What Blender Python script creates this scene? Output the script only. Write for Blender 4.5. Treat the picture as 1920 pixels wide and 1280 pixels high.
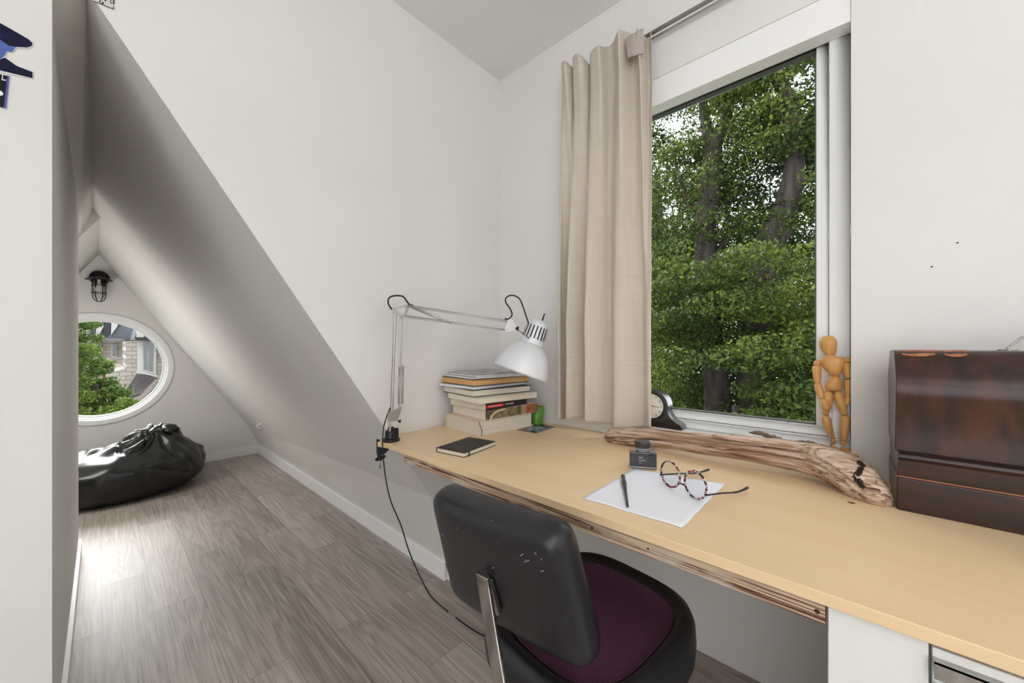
import bpy, bmesh, math, random
import numpy as np
from mathutils import Vector, Matrix, noise
for o in list(bpy.data.objects): bpy.data.objects.remove(o)
C = bpy.context.scene.collection
random.seed(7); rng = np.random.default_rng(11)
PI = math.pi
# ------------------------------------------------------------------ camera
FPX = 700.0; HZ = 648.0; H = 1.13
TH = math.atan((960-190)/FPX); CT, ST = math.cos(TH), math.sin(TH)
cd = bpy.data.cameras.new('camera'); cam = bpy.data.objects.new('camera', cd); C.objects.link(cam)
cam.location = (0, 0, H); cam.rotation_euler = (PI/2, 0, -TH)
cd.sensor_width = 36; cd.lens = FPX/1920*36; cd.shift_y = (HZ-640)/1920; cd.clip_start = .02; cd.clip_end = 300
bpy.context.scene.camera = cam
vs = bpy.context.scene.view_settings
vs.view_transform = 'Standard'; vs.look = 'None'; vs.gamma = 1; vs.use_curve_mapping = False; vs.exposure = 0.0
# ------------------------------------------------------------------ light
w = bpy.data.worlds.new('overcast'); bpy.context.scene.world = w; w.use_nodes = True
nt = w.node_tree; bg = nt.nodes['Background']
bg.inputs[0].default_value = (.93, .97, 1, 1); bg.inputs[1].default_value = 3.2
def area(name, loc, rot, sx, sy, power, col=(1, 1, 1)):
    l = bpy.data.lights.new(name, 'AREA'); l.shape = 'RECTANGLE'; l.size = sx; l.size_y = sy; l.energy = power; l.color = col
    o = bpy.data.objects.new(name, l); C.objects.link(o); o.location = loc; o.rotation_euler = rot; return o
# unseen fill lights behind and left of the camera, added to brighten the room
area('rear_fill_light', (.75, -2.52, 1.10), (PI/2, 0, 0), 1.35, 2.1, 7, (.94, .965, 1))  # added fill panel, the rear wall has no window
area('side_fill_light', (-1.93, -1.1, 1.05), (PI/2, 0, -PI/2), 2.4, 2.0, 34, (.94, .965, 1))  # added fill panel in front of the closed side wall
area('ceiling_fill_light', (-.9, -1.3, 1.75), (PI, 0, 0), .5, .5, 48, (.97, .985, 1))  # added up-facing fill to lift the ceiling, no lamp is modelled
sn = bpy.data.lights.new('hazy_sun', 'SUN'); sn.energy = 8.0; sn.angle = math.radians(40); sn.color = (1, .98, .95)
so = bpy.data.objects.new('hazy_sun', sn); C.objects.link(so); so.rotation_euler = (math.radians(-63), 0, math.radians(-2))
def point(name, loc, r, power, col=(1, 1, 1)):
    l = bpy.data.lights.new(name, 'POINT'); l.shadow_soft_size = r; l.energy = power; l.color = col
    o = bpy.data.objects.new(name, l); C.objects.link(o); o.location = loc; return o
point('corridor_fill_light', (-.42, 3.50, .95), .25, 17, (1, .98, .96))  # added fill for the dark corridor, hidden behind the partition, no fixture there
# ------------------------------------------------------------------ geometry of the view (points of the real planes)
Fv = Vector((ST, CT, 0)); Rv = Vector((CT, -ST, 0)); Uv = Vector((0, 0, 1)); O = Vector((0, 0, H))
def ray(x, y): return Fv + Rv*((x-960)/FPX) - Uv*((y-HZ)/FPX)
def onz(x, y, Z): r = ray(x, y); return O + r*((Z-H)/r.z)
def onx(x, y, X): r = ray(x, y); return O + r*(X/r.x)
def ony(x, y, Y): r = ray(x, y); return O + r*(Y/r.y)
XB, YA, YF = 1.49, 1.447, 4.646       # window wall, cheek wall, far gable wall
DZ = .75; LZ = .805; XG = 1.572         # desk top, window ledge, window frame plane
# ------------------------------------------------------------------ materials
def lin(c):
    return tuple((v/12.92 if v <= .04045 else ((v+.055)/1.055)**2.4) for v in [x/255 for x in c]) + (1,)
def mat(name, col, rough=.6, metal=0, var=None, scale=(5, 5, 5), detail=6, bump=0, bscale=None, spec=.5, coat=0, sheen=0, trans=0, dist=0, lo=.35, hi=.65):
    m = bpy.data.materials.new(name); m.use_nodes = True; nt = m.node_tree; N = nt.nodes; L = nt.links
    b = N['Principled BSDF']; b.inputs['Base Color'].default_value = lin(col); b.inputs['Roughness'].default_value = rough
    b.inputs['Metallic'].default_value = metal; b.inputs['Specular IOR Level'].default_value = spec
    b.inputs['Coat Weight'].default_value = coat; b.inputs['Coat Roughness'].default_value = .15
    b.inputs['Sheen Weight'].default_value = sheen; b.inputs['Transmission Weight'].default_value = trans
    tc = N.new('ShaderNodeTexCoord'); mp = N.new('ShaderNodeMapping'); mp.inputs['Scale'].default_value = scale
    L.new(tc.outputs['Object'], mp.inputs['Vector'])
    no = N.new('ShaderNodeTexNoise'); no.inputs['Scale'].default_value = 1; no.inputs['Detail'].default_value = detail; no.inputs['Distortion'].default_value = dist
    L.new(mp.outputs[0], no.inputs['Vector'])
    if var is not None:
        r = N.new('ShaderNodeValToRGB'); r.color_ramp.elements[0].position = lo; r.color_ramp.elements[1].position = hi
        r.color_ramp.elements[0].color = lin(var); r.color_ramp.elements[1].color = lin(col)
        L.new(no.outputs['Fac'], r.inputs[0]); L.new(r.outputs[0], b.inputs['Base Color'])
    if bump:
        bn = N.new('ShaderNodeBump'); bn.inputs['Strength'].default_value = bump; bn.inputs['Distance'].default_value = .01
        src = no
        if bscale:
            mp2 = N.new('ShaderNodeMapping'); mp2.inputs['Scale'].default_value = bscale; L.new(tc.outputs['Object'], mp2.inputs['Vector'])
            src = N.new('ShaderNodeTexNoise'); src.inputs['Scale'].default_value = 1; src.inputs['Detail'].default_value = 4; L.new(mp2.outputs[0], src.inputs['Vector'])
        L.new(src.outputs['Fac'], bn.inputs['Height']); L.new(bn.outputs[0], b.inputs['Normal'])
    return m
M = {}
M['wall'] = mat('white_wall_paint', (231, 229, 226), .62, var=(228, 226, 223), scale=(2, 2, 2), bump=.04, bscale=(160, 160, 160))
M['ceil'] = mat('ceiling_paint', (232, 232, 230), .7, bump=.03, bscale=(150, 150, 150))
M['slope'] = mat('satin_slope_paint', (226, 224, 219), .6, var=(223, 221, 216), scale=(3, 3, 3), bump=.05, bscale=(120, 120, 120))
M['trim'] = mat('white_trim_paint', (244, 244, 243), .3)
M['vinyl'] = mat('white_vinyl_frame', (244, 245, 245), .3)
M['black'] = mat('black_plastic', (22, 22, 24), .4)
M['blackmetal'] = mat('black_metal', (24, 23, 21), .35, .3)
M['chrome'] = mat('brushed_chrome', (190, 188, 182), .16, 1, var=(150, 148, 142), scale=(30, 30, 4), bump=.05)
M['steel'] = mat('lamp_steel', (188, 187, 185), .33, .75)
M['lampgrey'] = mat('lamp_grey_paint', (220, 222, 226), .34, .1)
M['paper'] = mat('white_paper', (236, 236, 242), .75)
M['pages'] = mat('page_block_paper', (232, 222, 208), .85, var=(214, 202, 186), scale=(3, 3, 500), detail=2)
M['pagesorange'] = mat('orange_page_block', (222, 178, 120), .8, var=(196, 148, 92), scale=(5, 5, 400), detail=2)
M['cover_cream'] = mat('cream_cover', (226, 212, 190), .6, var=(212, 194, 168), scale=(20, 20, 20))
M['cover_black'] = mat('black_cover', (34, 32, 34), .5, bump=.1, bscale=(300, 300, 300))
M['red'] = mat('red_print', (196, 32, 44), .5)
M['birch'] = mat('birch_desk_top', (236, 208, 168), .38, var=(229, 197, 153), scale=(26, 1.4, 20), detail=5, dist=.6, bump=.02, lo=.2, hi=.8)
M['birchedge'] = mat('birch_edge', (214, 176, 136), .5, var=(204, 164, 124), scale=(10, 6, 40))
M['cable'] = mat('black_cable', (18, 18, 19), .4)
M['glove'] = mat('mannequin_wood', (222, 170, 104), .42, var=(204, 148, 84), scale=(60, 60, 12), detail=4, lo=.3, hi=.8)
M['rubber'] = M['black']

def glass(name, tint=(1, 1, 1), rough=0, fres=.09):
    m = bpy.data.materials.new(name); m.use_nodes = True; nt = m.node_tree; N = nt.nodes; L = nt.links
    N.remove(N['Principled BSDF']); out = N['Material Output']
    t = N.new('ShaderNodeBsdfTransparent'); t.inputs[0].default_value = tint+(1,)
    g = N.new('ShaderNodeBsdfGlossy'); g.inputs['Roughness'].default_value = rough
    f = N.new('ShaderNodeFresnel'); f.inputs[0].default_value = 1.12
    mx = N.new('ShaderNodeMixShader'); L.new(f.outputs[0], mx.inputs[0]); L.new(t.outputs[0], mx.inputs[1]); L.new(g.outputs[0], mx.inputs[2]); L.new(mx.outputs[0], out.inputs[0])
    return m
M['glass'] = glass('window_glass', (.97, .98, .98))
M['lens'] = glass('clear_glass', (.95, .96, .96))

def floor_mat():
    m = bpy.data.materials.new('grey_oak_vinyl_plank'); m.use_nodes = True; nt = m.node_tree; N = nt.nodes; L = nt.links; b = N['Principled BSDF']
    tc = N.new('ShaderNodeTexCoord'); mp = N.new('ShaderNodeMapping'); mp.inputs['Rotation'].default_value = (0, 0, PI/2); L.new(tc.outputs['Object'], mp.inputs[0])
    br = N.new('ShaderNodeTexBrick'); br.inputs['Scale'].default_value = 1; br.inputs['Brick Width'].default_value = 1.1; br.inputs['Row Height'].default_value = .155
    br.inputs['Mortar Size'].default_value = .0009; br.inputs['Mortar Smooth'].default_value = .1; br.offset = .37
    br.inputs['Color1'].default_value = (0, 0, 0, 1); br.inputs['Color2'].default_value = (1, 1, 1, 1); br.inputs['Mortar'].default_value = (.5, .5, .5, 1); br.inputs['Bias'].default_value = 0
    L.new(mp.outputs[0], br.inputs['Vector'])
    # grain lines running along the plank (y), shifted per plank
    sc = N.new('ShaderNodeVectorMath'); sc.operation = 'SCALE'; sc.inputs['Scale'].default_value = 13; L.new(br.outputs['Color'], sc.inputs[0])
    ad = N.new('ShaderNodeVectorMath'); ad.operation = 'ADD'; L.new(tc.outputs['Object'], ad.inputs[0]); L.new(sc.outputs[0], ad.inputs[1])
    m2 = N.new('ShaderNodeMapping'); m2.inputs['Scale'].default_value = (1, .075, 1); L.new(ad.outputs[0], m2.inputs[0])
    wv = N.new('ShaderNodeTexNoise'); wv.inputs['Scale'].default_value = 9; wv.inputs['Detail'].default_value = 3; L.new(m2.outputs[0], wv.inputs['Vector'])
    ml = N.new('ShaderNodeMath'); ml.operation = 'MULTIPLY'; ml.inputs[1].default_value = 85; L.new(wv.outputs['Fac'], ml.inputs[0])
    sn = N.new('ShaderNodeMath'); sn.operation = 'SINE'; L.new(ml.outputs[0], sn.inputs[0])
    m3 = N.new('ShaderNodeMapping'); m3.inputs['Scale'].default_value = (230, 2.6, 1); L.new(ad.outputs[0], m3.inputs[0])
    n2 = N.new('ShaderNodeTexNoise'); n2.inputs['Scale'].default_value = 1; n2.inputs['Detail'].default_value = 5; L.new(m3.outputs[0], n2.inputs['Vector'])
    n3 = N.new('ShaderNodeTexNoise'); n3.inputs['Scale'].default_value = 2.2; n3.inputs['Detail'].default_value = 4; L.new(m2.outputs[0], n3.inputs['Vector'])
    def mth(op, a, bb):
        q = N.new('ShaderNodeMath'); q.operation = op
        for i, v in enumerate((a, bb)):
            if isinstance(v, (int, float)): q.inputs[i].default_value = v
            else: L.new(v, q.inputs[i])
        return q.outputs[0]
    f = mth('ADD', mth('MULTIPLY', sn.outputs[0], .05), mth('ADD', mth('MULTIPLY', n2.outputs['Fac'], .55), .10))
    f = mth('ADD', f, mth('MULTIPLY', n3.outputs['Fac'], .35)); 
    sp = N.new('ShaderNodeSeparateColor'); L.new(br.outputs['Color'], sp.inputs[0])
    f = mth('ADD', f, mth('MULTIPLY', sp.outputs[0], .14))
    r = N.new('ShaderNodeValToRGB'); e = r.color_ramp.elements; e[0].position = .36; e[0].color = lin((112, 101, 93)); e[1].position = .86; e[1].color = lin((204, 195, 187))
    k = e.new(.62); k.color = lin((166, 155, 146)); L.new(f, r.inputs[0])
    mx = N.new('ShaderNodeMix'); mx.data_type = 'RGBA'; mx.inputs['B'].default_value = lin((84, 74, 66)); L.new(r.outputs[0], mx.inputs['A'])
    L.new(mth('MULTIPLY', br.outputs['Fac'], .7), mx.inputs['Factor']); L.new(mx.outputs['Result'], b.inputs['Base Color'])
    b.inputs['Roughness'].default_value = .44
    bn = N.new('ShaderNodeBump'); bn.inputs['Strength'].default_value = .12; bn.inputs['Distance'].default_value = .004; L.new(f, bn.inputs['Height']); L.new(bn.outputs[0], b.inputs['Normal'])
    return m
M['floor'] = floor_mat()
def ply_mat():
    m = bpy.data.materials.new('rough_plywood_edge'); m.use_nodes = True; nt = m.node_tree; N = nt.nodes; L = nt.links; b = N['Principled BSDF']
    tc = N.new('ShaderNodeTexCoord'); mp = N.new('ShaderNodeMapping'); mp.inputs['Scale'].default_value = (1, 4, 330); L.new(tc.outputs['Object'], mp.inputs[0])
    n1 = N.new('ShaderNodeTexNoise'); n1.inputs['Scale'].default_value = 1; n1.inputs['Detail'].default_value = 3; L.new(mp.outputs[0], n1.inputs['Vector'])
    m2 = N.new('ShaderNodeMapping'); m2.inputs['Scale'].default_value = (1, 11, 30); L.new(tc.outputs['Object'], m2.inputs[0])
    n2 = N.new('ShaderNodeTexNoise'); n2.inputs['Scale'].default_value = 1; n2.inputs['Detail'].default_value = 6; L.new(m2.outputs[0], n2.inputs['Vector'])
    r1 = N.new('ShaderNodeValToRGB'); e = r1.color_ramp.elements; e[0].position = .43; e[0].color = lin((92, 50, 34)); e[1].position = .53; e[1].color = lin((196, 172, 146)); L.new(n1.outputs['Fac'], r1.inputs[0])
    r2 = N.new('ShaderNodeValToRGB'); e = r2.color_ramp.elements; e[0].position = .30; e[0].color = (1, 1, 1, 1); e[1].position = .46; e[1].color = (0, 0, 0, 1); L.new(n2.outputs['Fac'], r2.inputs[0])
    mx = N.new('ShaderNodeMix'); mx.data_type = 'RGBA'; L.new(r2.outputs[0], mx.inputs['Factor']); L.new(r1.outputs[0], mx.inputs['A']); mx.inputs['B'].default_value = lin((188, 174, 156))
    L.new(mx.outputs['Result'], b.inputs['Base Color']); b.inputs['Roughness'].default_value = .8
    bn = N.new('ShaderNodeBump'); bn.inputs['Strength'].default_value = .5; bn.inputs['Distance'].default_value = .003; L.new(n2.outputs['Fac'], bn.inputs['Height']); L.new(bn.outputs[0], b.inputs['Normal'])
    return m
M['ply'] = ply_mat()
# ------------------------------------------------------------------ builders
def tag(o, label=None, cat=None, group=None, kind=None):
    if label: o['label'] = label
    if cat: o['category'] = cat
    if group: o['group'] = group
    if kind: o['kind'] = kind
    return o
def thing(name, loc, label, cat, group=None):
    o = bpy.data.objects.new(name, None); C.objects.link(o); o.location = loc; o.empty_display_size = .05
    return tag(o, label, cat, group)
def wloc(o):
    v = Vector((0, 0, 0))
    while o is not None: v = v+o.location; o = o.parent
    return v
class MB:
    def __init__(s): s.b = bmesh.new()
    def face(s, pts):
        vs_ = [s.b.verts.new(p) for p in pts]; f = s.b.faces.new(vs_); return s
    def box(s, lo, hi, m=None):
        lo = Vector(lo); hi = Vector(hi); c = [Vector((x, y, z)) for z in (lo.z, hi.z) for y in (lo.y, hi.y) for x in (lo.x, hi.x)]
        if m is not None: c = [m @ p for p in c]
        v = [s.b.verts.new(p) for p in c]
        for f in ((0, 2, 3, 1), (4, 5, 7, 6), (0, 1, 5, 4), (2, 6, 7, 3), (0, 4, 6, 2), (1, 3, 7, 5)): s.b.faces.new([v[i] for i in f])
        return s
    def prism(s, pts, ext):
        ext = Vector(ext); a = [s.b.verts.new(Vector(p)) for p in pts]; c = [s.b.verts.new(Vector(p)+ext) for p in pts]; n = len(a)
        s.b.faces.new(a[::-1]); s.b.faces.new(c)
        for i in range(n): s.b.faces.new((a[i], a[(i+1) % n], c[(i+1) % n], c[i]))
        return s
    def tube(s, pts, r, n=10, cap=True, flat=None):
        pts = [Vector(p) for p in pts]; k = len(pts); rr = r if isinstance(r, (list, tuple)) else [r]*k
        rings = []; up = None
        for i, p in enumerate(pts):
            t = (pts[min(i+1, k-1)]-pts[max(i-1, 0)]).normalized()
            if up is None: up = t.orthogonal().normalized() if flat is None else Vector(flat)
            up = (up - t*up.dot(t)).normalized(); sd = t.cross(up)
            rings.append([s.b.verts.new(p+(up*math.cos(2*PI*j/n)+sd*math.sin(2*PI*j/n))*rr[i]) for j in range(n)])
        for a, c in zip(rings, rings[1:]):
            for j in range(n): s.b.faces.new((a[j], a[(j+1) % n], c[(j+1) % n], c[j]))
        if cap:
            s.b.faces.new(rings[0][::-1]); s.b.faces.new(rings[-1])
        return s
    def lathe(s, prof, o, ax=(0, 0, 1), n=32, cap=True, sc=None):
        ax = Vector(ax).normalized(); u = ax.orthogonal().normalized(); v = ax.cross(u); o = Vector(o); rings = []
        for r, h in prof:
            rings.append([s.b.verts.new(o+ax*h+(u*math.cos(2*PI*j/n)+v*math.sin(2*PI*j/n))*max(r, 1e-5)) for j in range(n)])
        for a, c in zip(rings, rings[1:]):
            for j in range(n): s.b.faces.new((a[j], a[(j+1) % n], c[(j+1) % n], c[j]))
        if cap: s.b.faces.new(rings[0][::-1]); s.b.faces.new(rings[-1])
        return s
    def grid(s, fn, nu, nv, closeu=False):
        g = [[s.b.verts.new(fn(i/(nu if closeu else nu-1), j/(nv-1))) for i in range(nu)] for j in range(nv)]
        for j in range(nv-1):
            for i in range(nu if closeu else nu-1):
                i2 = (i+1) % nu; s.b.faces.new((g[j][i], g[j][i2], g[j+1][i2], g[j+1][i]))
        return s
    def build(s, name, m, parent=None, smooth=False, bevel=0, origin=None, sub=0, seg=2, solid=0):
        bmesh.ops.remove_doubles(s.b, verts=s.b.verts, dist=1e-6); bmesh.ops.recalc_face_normals(s.b, faces=s.b.faces)
        if parent is not None: off = wloc(parent)
        else:
            vv = [v.co for v in s.b.verts]
            off = Vector(((min(v.x for v in vv)+max(v.x for v in vv))/2, (min(v.y for v in vv)+max(v.y for v in vv))/2, min(v.z for v in vv))) if origin is None else Vector(origin)
        for v in s.b.verts: v.co -= off
        me = bpy.data.meshes.new(name); s.b.to_mesh(me); s.b.free()
        ms = m if isinstance(m, (list, tuple)) else [m]
        for q in ms: me.materials.append(q)
        o = bpy.data.objects.new(name, me); C.objects.link(o)
        if parent is not None: o.parent = parent
        else: o.location = off
        if smooth:
            for p in me.polygons: p.use_smooth = True
        if solid:
            md = o.modifiers.new('t', 'SOLIDIFY'); md.thickness = solid; md.offset = 0
        if bevel:
            md = o.modifiers.new('b', 'BEVEL'); md.width = bevel; md.segments = seg; md.limit_method = 'ANGLE'; md.angle_limit = .6
            for p in me.polygons: p.use_smooth = True
            md2 = o.modifiers.new('w', 'WEIGHTED_NORMAL'); md2.keep_sharp = True
        if sub:
            md = o.modifiers.new('s', 'SUBSURF'); md.levels = sub; md.render_levels = sub
            for p in me.polygons: p.use_smooth = True
        return o
def struct(name, mb, m, **k): return tag(mb.build(name, m, origin=(0, 0, 0), **k), kind='structure')
def bez(pts, n=8):
    pts = [Vector(p) for p in pts]; out = []; P = [pts[0]]+pts+[pts[-1]]
    for i in range(1, len(P)-2):
        a, b, c, d = P[i-1:i+3]
        for k in range(n):
            t = k/n; out.append(.5*((2*b)+(c-a)*t+(2*a-5*b+4*c-d)*t*t+(3*b-a-3*c+d)*t**3))
    out.append(pts[-1]); return out
def frame(o, x, y, z):
    m = Matrix((( *x, 0), (*y, 0), (*z, 0), (0, 0, 0, 1))).transposed(); m.translation = o; return m
def text(name, body, size, mtx, m, parent, thick=.0003):
    cu = bpy.data.curves.new(name, 'FONT'); cu.body = body; cu.size = size; cu.extrude = thick; cu.align_x = 'LEFT'
    t = bpy.data.objects.new(name+'_tmp', cu); C.objects.link(t); bpy.context.view_layer.update()
    me = bpy.data.meshes.new_from_object(t.evaluated_get(bpy.context.evaluated_depsgraph_get())); bpy.data.objects.remove(t)
    me.transform(mtx); me.transform(Matrix.Translation(-wloc(parent))); me.materials.clear(); me.materials.append(m)
    o = bpy.data.objects.new(name, me); C.objects.link(o); o.parent = parent; return o
# ------------------------------------------------------------------ the room
RX0, RY0, CZ = -2.0, -2.6, 2.60
WY0, WY1, WZ1 = .001, .97, 2.198      # window opening
struct('floor', MB().box((RX0-.1, RY0-.1, -.08), (XB+.2, YF+.3, 0)), M['floor'])
struct('ceiling', MB().box((RX0-.1, RY0-.1, CZ), (XB+.25, YA+.1, CZ+.1)), M['ceil'])
b = MB()
b.box((XB, RY0-.1, 0), (XB+.2, WY0, CZ)); b.box((XB, WY1, 0), (XB+.2, YA+.1, CZ)); b.box((XB, WY0, 0), (XB+.2, WY1, LZ)); b.box((XB, WY0, WZ1), (XB+.2, WY1, CZ))
struct('wall_right', b, M['wall'])
# roof line of the corridor where it meets the cheek wall (x, z) and at the far gable
XC = -.083
near = [(-.026, 2.045), (1.034, .426), (1.115, .10), (1.125, 0)]
mid = [(-.035, 1.974), (1.034, .338), (1.115, .11), (1.125, 0)]
midL = [(-.004, 1.927), (1.034, .338), (1.115, .11), (1.125, 0)]
far = [(-.015, 1.890), (1.034, .285), (1.112, .12), (1.125, 0)]
YM = 3.45
TC0, TC1 = 1.975, 1.82
# cheek wall over the desk plus the part above the corridor opening
struct('wall_middle', MB().face([(x, YA, z) for x, z in [(XC, TC0), near[0], near[1], near[2], near[3], (XB+.1, 0), (XB+.1, CZ), (XC, CZ)]]), M['wall'])
struct('wall_left', MB().face([(XC, YA, 0), (XC, YA, CZ), (RX0, YA, CZ), (RX0, YA, 0)]), M['wall'])
b = MB(); b.face([(XC, YA, 0), (XC, 3.09, 0), (XC, 3.09, 1.85), (XC, YA, 1.98)]); b.face([(XC, 3.09, 0), (XC-.12, 3.09, 0), (XC-.12, 3.09, 1.97), (XC, 3.09, 1.97)]); b.face([(XC-.12, 3.09, 0), (XC-.12, YA+.02, 0), (XC-.12, YA+.02, 1.97), (XC-.12, 3.09, 1.97)])
struct('wall_partition', b, M['wall'])
b = MB()
for A, B_, y0, y1 in ((near, mid, YA, YM), (midL, far, YM, YF)):
    for i in range(3): b.face([(A[i][0], y0, A[i][1]), (A[i+1][0], y0, A[i+1][1]), (B_[i+1][0], y1, B_[i+1][1]), (B_[i][0], y1, B_[i][1])])
b.face([(mid[0][0], YM, mid[0][1]), (mid[1][0], YM, mid[1][1]), (midL[0][0], YM, midL[0][1])])
struct('ceiling_slope_right', b, M['slope'])
b = MB()
b.face([(near[0][0], YA, near[0][1]), (mid[0][0], YM, mid[0][1]), (XC, YM, TC1), (XC, YA, TC0)]); b.face([(XC, YA, TC0), (XC, YM, TC1), (-1.16, YM, 0), (-1.16, YA, 0)])
b.face([(midL[0][0], YM, midL[0][1]), (far[0][0], YF, far[0][1]), (-1.16, YF, 0), (-1.16, YM, 0)])
b.face([(mid[0][0], YM, mid[0][1]), (midL[0][0], YM, midL[0][1]), (-1.16, YM, 0), (XC, YM, TC1)])
struct('ceiling_slope_left', b, M['slope'])
b = MB(); b.face([(RX0, RY0, 0), (RX0, YA, 0), (RX0, YA, CZ), (RX0, RY0, CZ)]); struct('wall_side', b, M['wall'])
b = MB(); b.face([(RX0, RY0, 0), (XB, RY0, 0), (XB, RY0, CZ), (RX0, RY0, CZ)]); struct('wall_rear', b, M['wall'])
# far gable wall with the round opening
WC = Vector((-.015, YF, .936)); R1 = .435
b = MB(); n = 96; ring = []; outr = []
for i in range(n):
    a = 2*PI*i/n; c_, s_ = math.cos(a), math.sin(a)
    ring.append((WC.x+R1*c_, WC.z+R1*s_)); k = min(1.4/abs(c_) if abs(c_) > 1e-6 else 9, (1.15 if s_ > 0 else .936)/abs(s_) if abs(s_) > 1e-6 else 9)
    outr.append((WC.x+k*c_, WC.z+k*s_))
for y, fl in ((YF, 0), (YF+.18, 1)):
    for i in range(n):
        j = (i+1) % n; b.face([(ring[i][0], y, ring[i][1]), (ring[j][0], y, ring[j][1]), (outr[j][0], y, outr[j][1]), (outr[i][0], y, outr[i][1])])
for i in range(n):
    j = (i+1) % n; b.face([(ring[i][0], YF, ring[i][1]), (ring[j][0], YF, ring[j][1]), (ring[j][0], YF+.18, ring[j][1]), (ring[i][0], YF+.18, ring[i][1])])
struct('wall_far', b, M['wall'])
# baseboards
bh = .085
struct('baseboard_right', MB().prism([(1.125, YF, 0), (1.108, YF, 0), (1.108, YF, bh), (1.122, YF, bh+.006)], (0, YA-YF, 0)), M['trim'])
struct('baseboard_middle', MB().box((1.125, YA-.014, 0), (XB, YA, bh)), M['trim'])
struct('baseboard_far', MB().box((-1.16, YF-.014, 0), (1.11, YF, bh)), M['trim'])
struct('baseboard_left', MB().box((XC, YA+.01, 0), (XC+.012, 3.09, bh)), M['trim'])
struct('trim_1', MB().prism([(XC-.006, YA-.003, 0), (XC+.002, YA-.003, 0), (XC+.002, YA+.006, 0)], (0, 0, 2.0)), M['wall'])
# ---- square window: frame, sash, glass
wr = bpy.data.objects.new('window_1', None); C.objects.link(wr); wr.location = (XG, .48, LZ); wr['kind'] = 'structure'
def ringbox(x0, x1, y0, y1, z0, z1, l, r, bo, to):
    q = MB(); q.box((x0, y0, z0), (x1, y1, z0+bo)); q.box((x0, y0, z1-to), (x1, y1, z1)); q.box((x0, y0, z0+bo), (x1, y0+r, z1-to)); q.box((x0, y1-l, z0+bo), (x1, y1, z1-to)); return q
ringbox(XG-.02, XG+.06, WY0, WY1, LZ, WZ1, .052, .052, .034, .062).build('window_frame', M['vinyl'], wr, bevel=.004)
g0, g1, z0, z1 = WY0+.052, WY1-.052, LZ+.034, WZ1-.062; sw = .032
ringbox(XG-.004, XG+.04, g0, g1, z0, z1, sw, sw, sw, sw).build('window_sash', M['vinyl'], wr, bevel=.003)
MB().box((XB+.003, WY0, WZ1-.106), (XG-.02, WY1, WZ1)).build('head_casing', M['trim'], wr, bevel=.002)
M['gasket'] = mat('grey_gasket', (96, 96, 92), .6)
b = MB(); q = .004; g0 += sw; g1 -= sw; z0 += sw; z1 -= sw; b.box((XG+.008, g0, z0), (XG+.03, g1, z0+q)); b.box((XG+.008, g0, z1-q), (XG+.03, g1, z1)); b.box((XG+.008, g0, z0), (XG+.03, g0+q, z1)); b.box((XG+.008, g1-q, z0), (XG+.03, g1, z1))
b.build('window_gasket', M['gasket'], wr)
MB().box((XG+.02, g0, z0), (XG+.024, g1, z1)).build('window_pane', M['glass'], wr)
# ---- round window
wr = bpy.data.objects.new('window_2', None); C.objects.link(wr); wr.location = (WC.x, YF, WC.z-.47); wr['kind'] = 'structure'
b = MB(); b.lathe([(.425, .05), (.425, -.012), (.432, -.017), (.462, -.017), (.470, -.010), (.470, .0), (.435, .0)], WC, (0, 1, 0), 96, cap=False); b.build('window_casing', M['trim'], wr, smooth=False, bevel=.002)
b = MB(); b.lathe([(.430, .05), (.418, .05), (.414, .06), (.414, .10), (.400, .10), (.400, .125), (.434, .125)], WC, (0, 1, 0), 96, cap=False); b.build('window_frame', M['vinyl'], wr, bevel=.002)
b = MB(); b.lathe([(0, 0), (.402, 0), (.402, .005), (0, .005)], WC+Vector((0, .110, 0)), (0, 1, 0), 96, cap=False); b.build('window_pane', M['glass'], wr)
# nail holes
for i, q in enumerate(((1795, 455), (1747, 500))):
    p = onx(q[0], q[1], XB)
    tag(MB().lathe([(0, 0), (.0022, 0), (.0016, .001), (0, .0015)], p, (-1, 0, 0), 8, cap=False).build('nail', M['blackmetal']), ['tiny dark nail in the white wall right of the window, the upper one', 'tiny dark nail in the white wall right of the window, the lower one'][i], 'nail', 'nails in the window wall')
# small white hook on the sloped wall
p = onx(490, 793, 1.0); p = Vector((.985, 3.75, .42))
def slope_pt(Y, t, off=0.0):
    # point on the right slope, t from ridge (0) to bend (1)
    if Y <= YM: f = (Y-YA)/(YM-YA); A, B_ = near, mid
    else: f = (Y-YM)/(YF-YM); A, B_ = midL, far
    a = Vector((A[0][0]*(1-f)+B_[0][0]*f, Y, A[0][1]*(1-f)+B_[0][1]*f)); c = Vector((A[1][0]*(1-f)+B_[1][0]*f, Y, A[1][1]*(1-f)+B_[1][1]*f))
    d = (c-a).normalized(); nn = Vector((-d.z*-1, 0, d.x)); nn = Vector((d.z, 0, -d.x))
    if nn.x > 0: nn = -nn
    return a+(c-a)*t+nn*off, d, nn
def ray_slope(x, y):
    r = ray(x, y); best = None
    for i in range(3000):
        t = i*.0025+.5; P = O+r*t
        if P.y < YA or P.y > YF: continue
        f = (P.y-YA)/(YM-YA) if P.y <= YM else (P.y-YM)/(YF-YM); A, B_ = (near, mid) if P.y <= YM else (midL, far)
        x0 = A[0][0]*(1-f)+B_[0][0]*f; z0_ = A[0][1]*(1-f)+B_[0][1]*f; x1 = A[1][0]*(1-f)+B_[1][0]*f; z1_ = A[1][1]*(1-f)+B_[1][1]*f
        if (P.x-x0) > (z0_-P.z)*(x1-x0)/(z0_-z1_): return P
    return P
p = ray_slope(489, 794); _, d, nn = slope_pt(p.y, .5)
t = thing('wall_hook', p, 'small white plastic hook on the sloped wall near the far corner', 'hook')
MB().tube([p+nn*.0, p+nn*.010], [.016, .013], 16).build('base', M['trim'], t, bevel=.002)
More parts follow.
